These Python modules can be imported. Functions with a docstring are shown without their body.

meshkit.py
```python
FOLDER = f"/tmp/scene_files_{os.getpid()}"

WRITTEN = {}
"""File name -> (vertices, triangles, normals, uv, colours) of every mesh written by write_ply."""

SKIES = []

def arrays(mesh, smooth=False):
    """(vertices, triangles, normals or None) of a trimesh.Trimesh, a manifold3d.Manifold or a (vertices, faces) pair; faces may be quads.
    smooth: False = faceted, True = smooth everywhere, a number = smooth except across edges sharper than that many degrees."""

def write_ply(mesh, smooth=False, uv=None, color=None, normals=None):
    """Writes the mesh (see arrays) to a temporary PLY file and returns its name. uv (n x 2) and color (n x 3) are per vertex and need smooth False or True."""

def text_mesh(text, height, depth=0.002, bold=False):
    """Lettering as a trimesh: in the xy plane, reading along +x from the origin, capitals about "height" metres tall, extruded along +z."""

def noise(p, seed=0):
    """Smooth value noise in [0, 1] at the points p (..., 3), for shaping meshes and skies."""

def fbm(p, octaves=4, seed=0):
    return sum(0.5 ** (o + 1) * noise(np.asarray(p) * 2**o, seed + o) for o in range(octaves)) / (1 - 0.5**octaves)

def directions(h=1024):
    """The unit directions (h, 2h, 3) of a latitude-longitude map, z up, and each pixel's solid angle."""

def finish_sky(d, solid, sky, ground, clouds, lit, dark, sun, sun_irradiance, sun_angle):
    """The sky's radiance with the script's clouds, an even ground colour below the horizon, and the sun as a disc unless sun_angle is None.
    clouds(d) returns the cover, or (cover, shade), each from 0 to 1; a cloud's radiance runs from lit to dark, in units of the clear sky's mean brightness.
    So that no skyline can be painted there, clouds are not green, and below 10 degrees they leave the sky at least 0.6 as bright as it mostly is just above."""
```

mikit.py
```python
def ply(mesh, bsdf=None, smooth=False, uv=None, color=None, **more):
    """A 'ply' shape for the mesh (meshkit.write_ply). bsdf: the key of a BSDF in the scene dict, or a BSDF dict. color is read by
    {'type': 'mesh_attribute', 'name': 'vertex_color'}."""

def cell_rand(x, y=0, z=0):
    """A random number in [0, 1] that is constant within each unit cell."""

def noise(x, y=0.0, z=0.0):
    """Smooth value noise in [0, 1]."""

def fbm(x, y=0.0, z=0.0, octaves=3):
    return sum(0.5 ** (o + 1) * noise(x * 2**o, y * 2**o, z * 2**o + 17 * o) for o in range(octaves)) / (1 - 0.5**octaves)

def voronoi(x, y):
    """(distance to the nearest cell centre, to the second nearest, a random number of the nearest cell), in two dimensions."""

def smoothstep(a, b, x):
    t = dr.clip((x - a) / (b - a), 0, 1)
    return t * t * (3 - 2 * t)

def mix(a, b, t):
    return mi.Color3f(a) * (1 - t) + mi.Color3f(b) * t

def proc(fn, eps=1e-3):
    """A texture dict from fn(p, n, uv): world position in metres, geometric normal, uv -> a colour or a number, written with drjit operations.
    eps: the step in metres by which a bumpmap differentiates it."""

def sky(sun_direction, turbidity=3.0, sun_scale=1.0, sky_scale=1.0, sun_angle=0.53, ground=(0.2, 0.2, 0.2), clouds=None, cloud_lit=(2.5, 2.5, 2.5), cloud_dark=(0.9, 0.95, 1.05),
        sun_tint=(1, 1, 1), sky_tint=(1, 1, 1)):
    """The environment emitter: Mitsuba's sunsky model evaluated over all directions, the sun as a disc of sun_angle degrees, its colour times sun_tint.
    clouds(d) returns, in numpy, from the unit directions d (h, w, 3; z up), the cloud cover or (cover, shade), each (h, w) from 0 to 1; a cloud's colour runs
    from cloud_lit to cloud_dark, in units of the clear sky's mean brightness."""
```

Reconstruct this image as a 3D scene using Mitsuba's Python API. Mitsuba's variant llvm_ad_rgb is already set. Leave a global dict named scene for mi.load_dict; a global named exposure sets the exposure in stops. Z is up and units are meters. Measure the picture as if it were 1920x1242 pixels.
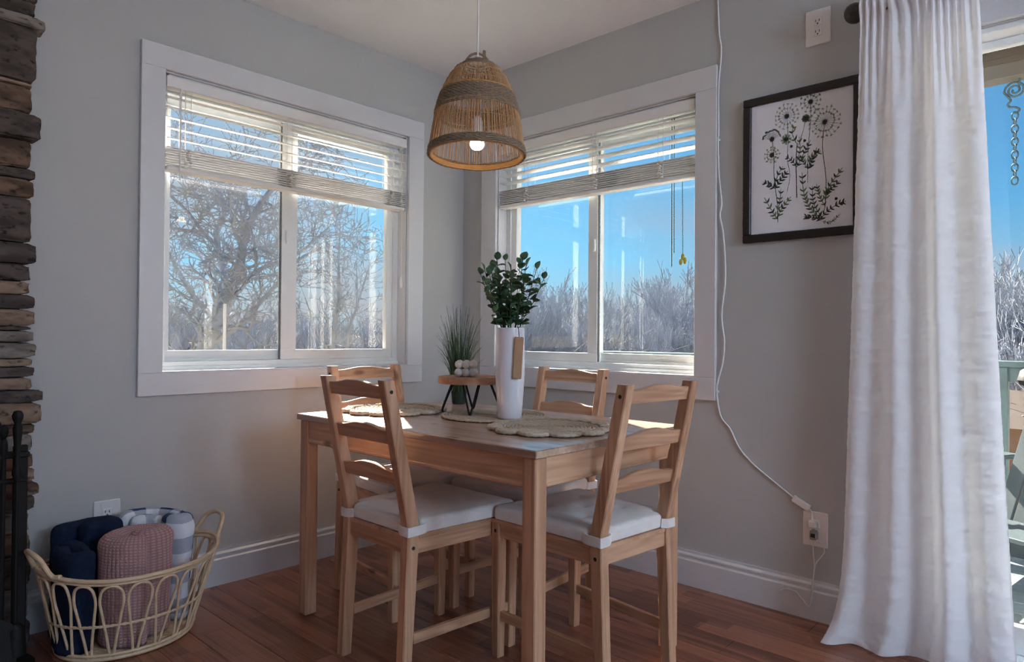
import math, random
import numpy as np, trimesh, manifold3d
from shapely.geometry import Polygon, Point
import mitsuba as mi, drjit as dr
import mikit, meshkit
from mikit import noise, fbm, voronoi, cell_rand, smoothstep, mix, proc

T = mi.ScalarTransform4f
scene, labels = {}, {}
rng = random.Random(7)
PI = math.pi

# ---------------------------------------------------------------- camera, sky and sun, exposure
EYE = np.array([-2.6185, -2.8069, 1.0293])
FWD, UP = np.array([0.733019, 0.680163, 0.007797]), np.array([-0.011581, 0.001019, 0.999932])
scene['camera'] = {'type': 'perspective', 'fov': 73.32, 'fov_axis': 'x', 'near_clip': 0.02, 'far_clip': 500.0,
                   'to_world': T().look_at(origin=EYE.tolist(), target=(EYE + FWD).tolist(), up=UP.tolist())}
exposure = 0.22
SUN = (0.446, 0.693, 0.566)


def clouds(d):
    p = d * np.array([2.2, 2.2, 5.5])
    n = meshkit.fbm(p + 3.1, 5, seed=4)
    c = np.clip((n - 0.47) / 0.2, 0, 1)
    c = c + 0.9 * np.clip((meshkit.fbm(d * np.array([5.0, 5.0, 11.0]) + 8.3, 4, seed=9) - 0.44) / 0.16, 0, 1) * np.clip((d[..., 1] - 0.74 * np.hypot(d[..., 0], d[..., 1])) / 0.1, 0, 1)
    e = np.clip(d[..., 2], 0, 1)
    g = np.clip(d @ (np.array(SUN) / np.linalg.norm(SUN)), -1, 1)
    glow = 0.75 * np.exp(-(np.degrees(np.arccos(g)) / 18.0) ** 2)
    return np.clip(0.45 * c * (1 - np.clip((e - 0.1) / 0.55, 0, 1)) + 0.8 * np.exp(-(e / 0.085) ** 2) + glow, 0, 1)


scene['sky'] = mikit.sky(SUN, turbidity=2.3, sun_scale=24.0, sun_tint=(0.9, 1.02, 1.25), sky_scale=3.05, ground=(0.2, 0.19, 0.17), clouds=clouds,
                         cloud_lit=(2.0, 2.05, 2.15), cloud_dark=(1.3, 1.35, 1.45), sky_tint=(0.38, 0.88, 1.13))
# two added globes, unseen behind the camera, fill the interior with light (centre, radius); they are built further down
FILL_GLOBES = [((-1.25, -4.90, 1.80), .34, 2.0), ((-2.30, -5.90, 1.80), .34, 1.1)]   # centre, radius, share
FILL_RADIANCE = (7.5, 9.9, 12.9)


# ---------------------------------------------------------------- helpers
def key_for(k):
    if k not in scene and k not in labels:
        return k
    i = 1
    while f'{k}_{i:03d}' in scene or f'{k}_{i:03d}' in labels:
        i += 1
    return f'{k}_{i:03d}'


def tag(k, label=None, cat=None, group=None, kind=None):
    d = labels.setdefault(k, {})
    for a, b in (('label', label), ('category', cat), ('group', group), ('kind', kind)):
        if b:
            d[a] = b
    return k


def thing(name, label, cat, group=None, kind=None):
    return tag(key_for(name), label, cat, group, kind)


def add(name, mesh, bsdf, smooth=False, parent=None, label=None, cat=None, group=None, kind=None, **kw):
    k = key_for(f'{parent}__{name}' if parent else name)
    scene[k] = mikit.ply(mesh, bsdf, smooth=smooth, **kw)
    if label or cat or group or kind:
        tag(k, label, cat, group, kind)
    return k


def again(name, src, parent=None, **kw):
    k = key_for(f'{parent}__{name}' if parent else name)
    scene[k] = {**scene[src], **kw}
    return k


def cat(*m):
    m = [x for x in (m[0] if len(m) == 1 and isinstance(m[0], (list, tuple)) else m)]
    return trimesh.util.concatenate(m)


def box(lo, hi, c=0.0):
    """A box with its twelve edges chamfered by c."""
    lo, hi = np.minimum(lo, hi).astype(float), np.maximum(lo, hi).astype(float)
    c = min(c, 0.45 * float((hi - lo).min()))
    if c <= 0:
        return trimesh.creation.box(bounds=[lo, hi])
    pts = []
    for sx in (0, 1):
        for sy in (0, 1):
            for sz in (0, 1):
                p = np.where([sx, sy, sz], hi, lo)
                q = np.where([sx, sy, sz], -c, c)
                for k in range(3):
                    v = p + q
                    v[k] = p[k]
                    pts.append(v)
    return trimesh.convex.convex_hull(np.array(pts))


def rings(rs, closed=False, caps=True):
    """Lofts a list of rings (n x 3 each)."""
    rs = np.asarray(rs, float)
    m, n = rs.shape[:2]
    v = rs.reshape(-1, 3)
    a = np.arange(n)
    b = (a + 1) % n
    f = []
    for i in range(m if closed else m - 1):
        o, q = i * n, ((i + 1) % m) * n
        f += [np.c_[o + a, o + b, q + b], np.c_[o + a, q + b, q + a]]
    if caps and not closed:
        c0, c1 = len(v), len(v) + 1
        v = np.vstack([v, rs[0].mean(0), rs[-1].mean(0)])
        f += [np.c_[np.full(n, c0), b, a], np.c_[np.full(n, c1), (m - 1) * n + a, (m - 1) * n + b]]
    return trimesh.Trimesh(v, np.vstack(f), process=False)


def smooth_path(p, k=8, closed=False):
    """Catmull-Rom through the points."""
    p = np.asarray(p, float)
    if closed:
        q = np.vstack([p[-1], p, p[0], p[1]])
    else:
        q = np.vstack([2 * p[0] - p[1], p, 2 * p[-1] - p[-2]])
    out = []
    for i in range(1, len(q) - 2):
        for t in np.linspace(0, 1, k, endpoint=False):
            a, b, c, d = q[i - 1], q[i], q[i + 1], q[i + 2]
            out.append(0.5 * (2 * b + (c - a) * t + (2 * a - 5 * b + 4 * c - d) * t * t + (3 * b - a - 3 * c + d) * t ** 3))
    if not closed:
        out.append(q[-2])
    return np.array(out)


def sweep(path, r, n=8, closed=False, section=None, up=None):
    """A tube (or a section polygon (m x 2)) along the path."""
    p = np.asarray(path, float)
    m = len(p)
    t = (np.roll(p, -1, 0) - np.roll(p, 1, 0)) if closed else np.gradient(p, axis=0)
    t /= np.linalg.norm(t, axis=1, keepdims=True) + 1e-12
    u = np.array(up if up is not None else ([0, 0, 1.0] if abs(t[0][2]) < 0.9 else [1.0, 0, 0]), float)
    r = np.broadcast_to(np.asarray(r, float), (m,))
    ang = np.linspace(0, 2 * PI, n, endpoint=False)
    sec = np.c_[np.cos(ang), np.sin(ang)] if section is None else np.asarray(section, float)
    out = []
    for i in range(m):
        if up is not None:
            u = np.array(up, float)
        e = u - t[i] * (u @ t[i])
        e /= np.linalg.norm(e) + 1e-12
        g = np.cross(t[i], e)
        u = e
        out.append(p[i] + r[i] * (sec[:, :1] * e + sec[:, 1:] * g))
    return rings(out, closed)


def lathe(prof, n=32, at=(0, 0, 0), caps=False):
    a = np.linspace(0, 2 * PI, n, endpoint=False)
    rs = [np.c_[r * np.cos(a), r * np.sin(a), np.full(n, z)] for r, z in prof]
    m = rings(rs, caps=caps)
    m.apply_translation(at)
    return m


def ball(r, at=(0, 0, 0), s=2, scale=(1, 1, 1)):
    m = trimesh.creation.icosphere(subdivisions=s, radius=r)
    m.apply_scale(scale)
    m.apply_translation(at)
    return m


def cyl(p, q, r, n=16, r2=None):
    p, q = np.array(p, float), np.array(q, float)
    return sweep(np.array([p, q]), np.array([r, r if r2 is None else r2]), n)


def post(stations, c=0.003):
    """stations: (cx, cy, z, wx, wy): a square post with chamfered corners."""
    rs = []
    for cx, cy, z, wx, wy in stations:
        x, y = wx / 2, wy / 2
        rs.append([[cx + a, cy + b, z] for a, b in ((x - c, -y), (x, -y + c), (x, y - c), (x - c, y), (-x + c, y), (-x, y - c), (-x, -y + c), (-x + c, -y))])
    return rings(rs)


def extr(poly, h, z=0.0):
    m = trimesh.creation.extrude_polygon(poly if isinstance(poly, Polygon) else Polygon(poly), h, engine='earcut')
    m.apply_translation([0, 0, z])
    return m


def xf(m, rot=0.0, loc=(0, 0, 0), axis=(0, 0, 1)):
    m = m.copy()
    m.apply_transform(trimesh.transformations.rotation_matrix(rot, axis))
    m.apply_translation(loc)
    return m


def segs_mesh(S, n=3):
    """Tapered prisms for an array of (p0, p1, r0, r1)."""
    P0, P1 = np.array([s[0] for s in S], float), np.array([s[1] for s in S], float)
    R0, R1 = np.array([s[2] for s in S])[:, None], np.array([s[3] for s in S])[:, None]
    t = P1 - P0
    t /= np.linalg.norm(t, axis=1, keepdims=True) + 1e-12
    a = np.where(np.abs(t[:, 2:3]) < 0.9, [[0, 0, 1.0]], [[1.0, 0, 0]])
    e = np.cross(t, a)
    e /= np.linalg.norm(e, axis=1, keepdims=True) + 1e-12
    g = np.cross(t, e)
    V = []
    for P, R in ((P0, R0), (P1, R1)):
        for k in range(n):
            w = 2 * PI * k / n
            V.append(P + R * (math.cos(w) * e + math.sin(w) * g))
    V = np.stack(V, 1)
    F = []
    for k in range(n):
        q = (k + 1) % n
        F += [[k, q, n + q], [k, n + q, n + k]]
    F = (np.array(F)[None] + (np.arange(len(S)) * 2 * n)[:, None, None]).reshape(-1, 3)
    return trimesh.Trimesh(V.reshape(-1, 3), F, process=False)


# ---------------------------------------------------------------- materials
def two(b):
    return {'type': 'twosided', 'bsdf': b}


def rgb(*c):
    return {'type': 'rgb', 'value': list(c)}


def lin(r, g, b):
    f = lambda c: c / 12.92 if c <= 0.04045 else ((c + 0.055) / 1.055) ** 2.4
    return tuple(f(x / 255.0) for x in (r, g, b))


def plain(name, color, rough=0.5, spec=0.3, **kw):
    scene[name] = two({'type': 'principled', 'base_color': color if isinstance(color, dict) else rgb(*color), 'roughness': rough, 'specular': spec, **kw})


def bumped(name, color, fn, scale, rough=0.6, spec=0.3, eps=1e-3, **kw):
    scene[name] = two({'type': 'bumpmap', 'arbitrary': proc(fn, eps), 'scale': scale,
                       'bsdf': {'type': 'principled', 'base_color': color if isinstance(color, dict) else rgb(*color), 'roughness': rough, 'specular': spec, **kw}})


plain('m_wall', proc(lambda p, n, uv: mix((0.420, 0.425, 0.425), (0.440, 0.445, 0.445), fbm(p.x * 3, p.y * 3, p.z * 3))), 0.7, 0.2)
bumped('m_ceiling', (0.78, 0.79, 0.79), lambda p, n, uv: fbm(p.x * 95, p.y * 95, 0, 3), 0.006, 0.95, 0.1, eps=2e-3)
plain('m_trim', (0.62, 0.63, 0.65), 0.35, 0.4)
plain('m_vinyl', (0.80, 0.83, 0.82), 0.3, 0.4)
plain('m_blind', (0.78, 0.78, 0.77), 0.4, 0.3)
plain('m_cord', (0.72, 0.70, 0.66), 0.6, 0.2)
plain('m_white', (0.82, 0.82, 0.82), 0.3, 0.5)
plain('m_plate', (0.80, 0.79, 0.78), 0.3, 0.5)
plain('m_dark', (0.012, 0.012, 0.013), 0.5, 0.3)
plain('m_iron', (0.006, 0.0055, 0.0055), 0.6, 0.2)
plain('m_bronze', (0.03, 0.024, 0.02), 0.35, 0.5, metallic=0.3)
scene['m_glass'] = {'type': 'thindielectric', 'int_ior': 1.5}


def wood_fn(axis, light, dark, knots=True, seed=0.0):
    def fn(p, n, uv):
        q = [p.x, p.y, p.z]
        a = q[axis]
        b, c = [q[i] for i in range(3) if i != axis]
        w = fbm(b * 9 + seed, c * 9, a * 1.6, 3)
        lines = noise((b + w * 0.05) * 130, (c + w * 0.05) * 130, a * 2.5 + seed)
        broad = fbm(b * 22, c * 22, a * 1.1 + 5, 3)
        t = 0.35 * lines + 0.65 * broad
        col = mix(dark, light, smoothstep(0.2, 0.75, t))
        if knots:
            d, _, r = voronoi(a * 3.1 + seed * 3, (b + c) * 7)
            k = (1 - smoothstep(0.03, 0.13, d)) * dr.select(r > 0.72, 1.0, 0.0)
            col = mix(col, (0.13, 0.055, 0.022), k * 0.8)
        return col
    return fn


WL, WD = (0.55, 0.33, 0.205), (0.31, 0.155, 0.086)
for _ax, _nm in enumerate('xyz'):
    plain('m_wood_' + _nm, proc(wood_fn(_ax, WL, WD, True, 1.7 * _ax)), 0.42, 0.5)
plain('m_top', proc(wood_fn(1, (0.37, 0.245, 0.185), (0.26, 0.158, 0.112), True, 4.0)), 0.22, 0.8, clearcoat=1.0, clearcoat_gloss=0.9)
plain('m_riser', proc(wood_fn(0, (0.36, 0.19, 0.115), (0.22, 0.105, 0.065), False, 9.0)), 0.6, 0.2)
plain('m_tagwood', proc(wood_fn(2, (0.40, 0.245, 0.145), (0.31, 0.18, 0.10), False, 3.0)), 0.6, 0.2)


def floor_fn(p, n, uv):
    i = dr.floor(p.x / 0.125)
    j = dr.floor((p.y + 0.53 * cell_rand(i, 3)) / 1.2)
    t = cell_rand(i, j, 2)
    s = p.x / 0.125 * 2
    strip = cell_rand(dr.floor(s), dr.floor((p.y + 2.1 * cell_rand(dr.floor(s), 8)) / 0.45), 5)
    g = fbm(p.x * 42, p.y * 2.2 + 9 * t, 1.0 + t, 4)
    f = noise(p.x * 240, p.y * 6, 3)
    v = 0.40 * g + 0.18 * f + 0.22 * t + 0.30 * strip
    c = mix((0.095, 0.030, 0.016), (0.235, 0.090, 0.050), smoothstep(0.25, 0.85, v))
    return mix(c, (0.045, 0.016, 0.010), smoothstep(0.62, 0.78, fbm(p.x * 28 + 7, p.y * 1.7, 2 + t, 3)) * 0.6)


plain('m_floor', proc(floor_fn), 0.28, 0.4)


def stone_mat(name, c1, c2):
    def col(p, n, uv):
        a = fbm(p.x * 17, p.y * 17, p.z * 34, 4)
        return mix(mix(c1, c2, smoothstep(0.3, 0.7, a)), (0.012, 0.010, 0.009), smoothstep(0.58, 0.8, fbm(p.x * 45 + 3, p.y * 45, p.z * 60, 3)) * 0.8)
    bumped(name, proc(col), lambda p, n, uv: fbm(p.x * 55, p.y * 55, p.z * 80, 4), 0.012, 0.9, 0.1, eps=1.5e-3)


stone_mat('m_stone_dark', (0.050, 0.040, 0.036), (0.095, 0.074, 0.066))
stone_mat('m_stone_brown', (0.070, 0.046, 0.034), (0.16, 0.105, 0.074))
stone_mat('m_stone_tan', (0.15, 0.10, 0.072), (0.26, 0.19, 0.145))
stone_mat('m_stone_grey', (0.115, 0.095, 0.085), (0.22, 0.19, 0.17))
plain('m_mortar', (0.05, 0.045, 0.04), 0.95, 0.1)
plain('m_cane', proc(lambda p, n, uv: mix((0.50, 0.34, 0.205), (0.70, 0.53, 0.36), fbm(p.x * 40, p.y * 40, p.z * 40))), 0.45, 0.35)
plain('m_wicker', proc(lambda p, n, uv: mix((0.31, 0.175, 0.088), (0.55, 0.36, 0.20), fbm(p.x * 120, p.y * 120, p.z * 25))), 0.65, 0.2)
plain('m_wicker_dark', proc(lambda p, n, uv: mix((0.13, 0.095, 0.065), (0.30, 0.225, 0.16), fbm(p.x * 160, p.y * 160, p.z * 160))), 0.75, 0.15)
plain('m_wicker_rim', proc(lambda p, n, uv: mix((0.38, 0.20, 0.075), (0.52, 0.31, 0.13), fbm(p.x * 90, p.y * 90, p.z * 90))), 0.55, 0.25)
plain('m_jute', proc(lambda p, n, uv: mix((0.33, 0.255, 0.185), (0.60, 0.50, 0.40), fbm(p.x * 150, p.y * 150, p.z * 150))), 0.9, 0.1)
plain('m_jute_edge', (0.04, 0.025, 0.018), 0.9, 0.1)
plain('m_jute_pale', proc(lambda p, n, uv: mix((0.36, 0.29, 0.21), (0.56, 0.47, 0.36), fbm(p.x * 150, p.y * 150, p.z * 150))), 0.9, 0.1)
plain('m_cushion', proc(lambda p, n, uv: mix((0.66, 0.63, 0.60), (0.75, 0.725, 0.70), fbm(p.x * 60, p.y * 60, p.z * 60))), 0.9, 0.1)
scene['m_curtain'] = {'type': 'principledthin', 'base_color': rgb(0.95, 0.95, 0.97), 'roughness': 0.9, 'spec_trans': 0.0, 'diff_trans': 0.9}
plain('m_navy', proc(lambda p, n, uv: mix((0.006, 0.010, 0.024), (0.013, 0.020, 0.046), fbm(p.x * 70, p.y * 70, p.z * 70))), 0.95, 0.1, sheen=0.2)


def waffle(p, n, uv):
    return dr.abs(dr.sin(uv.x * 330)) * dr.abs(dr.sin(uv.y * 330))


bumped('m_pink', proc(lambda p, n, uv: mix((0.32, 0.180, 0.175), (0.54, 0.345, 0.335), waffle(p, n, uv))), waffle, 0.004, 0.95, 0.1)


def plaid(p, n, uv):
    s, t = dr.floor(uv.x * 19), dr.floor(uv.y * 19)
    a = s - 2 * dr.floor(s / 2)
    b = t - 2 * dr.floor(t / 2)
    return mix((0.70, 0.74, 0.80), (0.035, 0.06, 0.14), 0.5 * a + 0.5 * b)


plain('m_plaid', proc(plaid), 0.95, 0.1)
plain('m_vase', (0.80, 0.79, 0.84), 0.12, 0.5, clearcoat=0.6, clearcoat_gloss=0.9)
for _i, _c in enumerate(((0.018, 0.055, 0.022), (0.030, 0.080, 0.034), (0.055, 0.105, 0.050))):
    scene[f'm_leaf_{_i}'] = two({'type': 'principled', 'base_color': rgb(*_c), 'roughness': 0.45, 'specular': 0.4})
plain('m_stem', (0.05, 0.06, 0.03), 0.7, 0.2)
plain('m_grass', proc(lambda p, n, uv: mix((0.014, 0.030, 0.012), (0.060, 0.100, 0.045), fbm(p.x * 60, p.y * 60, p.z * 12))), 0.6, 0.3)
plain('m_pot', (0.016, 0.022, 0.014), 0.6, 0.2)
plain('m_candle', (0.60, 0.565, 0.545), 0.75, 0.2)
plain('m_frame', (0.014, 0.010, 0.009), 0.4, 0.4)
plain('m_paper', (0.74, 0.74, 0.78), 0.6, 0.2)
plain('m_ink', (0.022, 0.026, 0.022), 0.8, 0.1)
plain('m_ink_green', (0.085, 0.12, 0.055), 0.8, 0.1)
plain('m_ink_pale', (0.30, 0.34, 0.24), 0.8, 0.1)
plain('m_bark_hazed', proc(lambda p, n, uv: mix((0.30, 0.33, 0.38), (0.44, 0.47, 0.53), fbm(p.x * 3, p.y * 3, p.z * 2))), 0.95, 0.05)  # pale bluish tint puts outdoor haze and window glare into the bark colour
plain('m_bark_far_hazed', (0.31, 0.345, 0.405), 0.95, 0.05)  # distance haze painted in as a bluish grey
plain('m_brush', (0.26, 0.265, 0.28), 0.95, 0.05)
plain('m_ground', proc(lambda p, n, uv: mix((0.16, 0.13, 0.085), (0.24, 0.20, 0.13), fbm(p.x * 0.6, p.y * 0.6, 0))), 0.95, 0.05)
plain('m_teal', proc(lambda p, n, uv: mix((0.13, 0.20, 0.21), (0.19, 0.27, 0.28), fbm(p.x * 8, p.y * 8, p.z * 8))), 0.5, 0.3)
plain('m_deck', proc(lambda p, n, uv: mix((0.27, 0.32, 0.33), (0.36, 0.42, 0.43), fbm(p.x * 30, p.y * 3, p.z * 8))), 0.6, 0.2)
plain('m_chair_teal', proc(lambda p, n, uv: mix((0.045, 0.065, 0.072), (0.065, 0.09, 0.098), fbm(p.x * 5, p.y * 5, p.z * 5))), 0.45, 0.3)
plain('m_rafter', (0.60, 0.56, 0.44), 0.7, 0.1)
plain('m_soffit', (0.10, 0.085, 0.075), 0.8, 0.1)
plain('m_porch_beam', (0.17, 0.16, 0.145), 0.8, 0.1)
plain('m_brick', proc(lambda p, n, uv: mix((0.28, 0.16, 0.10), (0.42, 0.27, 0.17), fbm(p.x * 3, p.y * 3, p.z * 3))), 0.9, 0.1)
# ---------------------------------------------------------------- the room
CEIL, XB, YB = 2.437, -6.6, -7.2
WL_ = dict(u0=-1.590, u1=-0.398, z0=0.876, z1=2.052)
WR_ = dict(u0=-1.421, u1=-0.267, z0=0.868, z1=2.048)
DOOR = dict(u0=-4.25, u1=-2.25, z0=0.0, z1=2.028)
ADDED_REAR = dict(u0=-5.6, u1=-1.2, z0=0.35, z1=2.15)


def wall_mesh(mp, u0, u1, holes):
    """mp(u, w, z) -> world; w runs outwards from the room over 0.15 m."""
    us = sorted({u0, u1, *[h[k] for h in holes for k in ('u0', 'u1')]})
    out = []
    for a, b in zip(us[:-1], us[1:]):
        mid = (a + b) / 2
        hs = sorted([h for h in holes if h['u0'] < mid < h['u1']], key=lambda h: h['z0'])
        z = 0.0
        for h in hs:
            if h['z0'] > z + 1e-6:
                out.append((a, b, z, h['z0']))
            z = h['z1']
        out.append((a, b, z, CEIL))
    return cat([box(mp(a, 0, za), mp(b, 0.15, zb)) for a, b, za, zb in out])


mapL = lambda u, w, z: np.array([u, w, z])
mapR = lambda u, w, z: np.array([w, u, z])
add('wall_left', wall_mesh(mapL, XB, 0.15, [WL_]), 'm_wall', kind='structure')
add('wall_right', wall_mesh(mapR, YB, 0.0, [WR_, DOOR]), 'm_wall', kind='structure')
add('wall_rear', wall_mesh(lambda u, w, z: np.array([u, YB - w, z]), XB, 0.15, [ADDED_REAR]), 'm_wall', kind='structure')
add('wall_back', wall_mesh(lambda u, w, z: np.array([XB - w, u, z]), YB, 0.0, []), 'm_wall', kind='structure')
add('ceiling', box([XB - 0.15, YB - 0.15, CEIL], [0.15, 0.15, CEIL + 0.1]), 'm_ceiling', kind='structure')
# floor: boards run along the right wall; the ones in view are single boards, the rest of the room is one sheet
add('floor', cat(box([XB, YB, -0.05], [0.15, -3.4, 0.0]), box([XB, -3.4, -0.05], [-3.5, 0, 0.0]), box([-3.5, -3.4, -0.05], [0.15, 0, -0.004])), 'm_floor', kind='structure')
_r = random.Random(3)
for i in range(28):
    x0 = -3.5 + 0.125 * i
    y = 0.0 - _r.uniform(0.3, 1.2)
    ys = [0.0]
    while y > -3.4:
        ys.append(y)
        y -= 1.2
    ys.append(-3.4)
    for a, b in zip(ys[:-1], ys[1:]):
        add('plank', box([x0 + 0.0005, b + 0.0005, -0.012], [x0 + 0.1245, a - 0.0005, 0.0], 0.0012), 'm_floor', parent='floor')

BB = [(0, 0), (.015, 0), (.015, .104), (.0105, .110), (.0105, .117), (.0135, .120), (.0135, .127), (.0065, .135), (.0065, .144), (0, .144)]


def baseboard(p, q, nrm):
    p, q, nrm = (np.array(a, float) for a in (p, q, nrm))
    return rings([[e + nrm * o + [0, 0, z] for o, z in BB] for e in (p, q)])


add('baseboard_left', baseboard([-2.06, 0, 0], [0, 0, 0], [0, -1, 0]), 'm_trim', kind='structure')
add('baseboard_right', baseboard([0, 0, 0], [0, -2.14, 0], [-1, 0, 0]), 'm_trim', kind='structure')


plain('m_strip', (0.10, 0.11, 0.12), 0.6, 0.2)


def window(no, mp, W, mull, cas):
    """A slider window: casing boards, jamb liner, vinyl frame, two sashes, two panes."""
    u0, u1, z0, z1 = W['u0'], W['u1'], W['z0'], W['z1']
    a0, a1, b0, b1 = cas
    k = thing(f'window_{no}', None, None, kind='structure')
    B = lambda ua, ub, wa, wb, za, zb, c=0.0015: box(mp(ua, wa, za), mp(ub, wb, zb), c)
    t = -0.018
    add('casing_board', B(a0, a1, t, 0, z1, b1), 'm_trim', parent=k)
    add('casing_board', B(a0, a1, t, 0, b0, z0), 'm_trim', parent=k)
    add('casing_board', B(a0, u0, t, 0, z0, z1), 'm_trim', parent=k)
    add('casing_board', B(u1, a1, t, 0, z0, z1), 'm_trim', parent=k)
    j = 0.006
    add('sill', B(u0, u1, -0.016, 0.15, z0 - 0.004, z0 + j), 'm_trim', parent=k)
    add('jamb', B(u0, u0 + j, 0, 0.15, z0 + j, z1), 'm_trim', parent=k)
    add('jamb', B(u1 - j, u1, 0, 0.15, z0 + j, z1), 'm_trim', parent=k)
    add('head_jamb', B(u0, u1, 0, 0.15, z1 - j, z1), 'm_trim', parent=k)

    def ring(ua, ub, za, zb, wa, wb, e, eb=None, et=None, el=None):
        eb, et, el = eb or e, et or e, el or e
        return cat(B(ua, ub, wa, wb, za, za + eb), B(ua, ub, wa, wb, zb - et, zb), B(ua, ua + el, wa, wb, za + eb, zb - et), B(ub - e, ub, wa, wb, za + eb, zb - et))
    add('frame', cat(ring(u0 + j, u1 - j, z0 + j, z1 - j, 0.062, 0.148, 0.030, 0.034, 0.058), B(u0 + j + .03, u1 - j - .03, 0.102, 0.106, z0 + j + .034, z0 + j + .046),
                     B(u0 + j, u1 - j, 0.052, 0.062, z0 + j, z0 + j + .016)), 'm_vinyl', parent=k)
    f0, f1, g0, g1 = u0 + j + .030, u1 - j - .030, z0 + j + .034, z1 - j - .058
    m0, m1 = mull
    mid = (m0 + m1) / 2
    s1 = add('sash', ring(f0, mid + 0.012, g0, g1, 0.110, 0.138, 0.032, 0.044), 'm_vinyl', parent=k)
    sl, sw = (.040, .076) if no == 1 else (.030, .056)
    s2 = add('sash', ring(mid - sl, f1, g0, g1, 0.070, 0.100, 0.036, 0.044, None, sw), 'm_vinyl', parent=k)

    def pane(ua, ub, w, za, zb):
        q = np.array([mp(ua, w, za), mp(ub, w, za), mp(ub, w, zb), mp(ua, w, zb)])
        return trimesh.Trimesh(q, [[0, 1, 2], [0, 2, 3]], process=False)
    add('pane', pane(f0 + .031, mid - .018, 0.124, g0 + .043, g1 - .031), 'm_glass', parent=s1)
    add('pane', pane(mid - sl + sw - .001, f1 - .035, 0.085, g0 + .043, g1 - .031), 'm_glass', parent=s2)
    add('weatherstrip', B(*((mid - .0435, mid - .0405) if no == 1 else (mid - .0335, mid - .0305)), 0.074, 0.086, g0 + .002, g1 - .002, 0), 'm_strip', parent=s2)  # dark strip standing in for the shaded gap between the sashes
    # a small latch on the inner sash
    add('latch', B(mid - .022, mid - .004, 0.058, 0.070, 1.44, 1.50, 0.003), 'm_vinyl', parent=s2)
    return k


window(1, mapL, WL_, (-1.055, -0.970), (-1.678, -0.300, 0.789, 2.143))
window(2, mapR, WR_, (-0.868, -0.805), (-1.515, -0.159, 0.775, 2.143))

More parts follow.
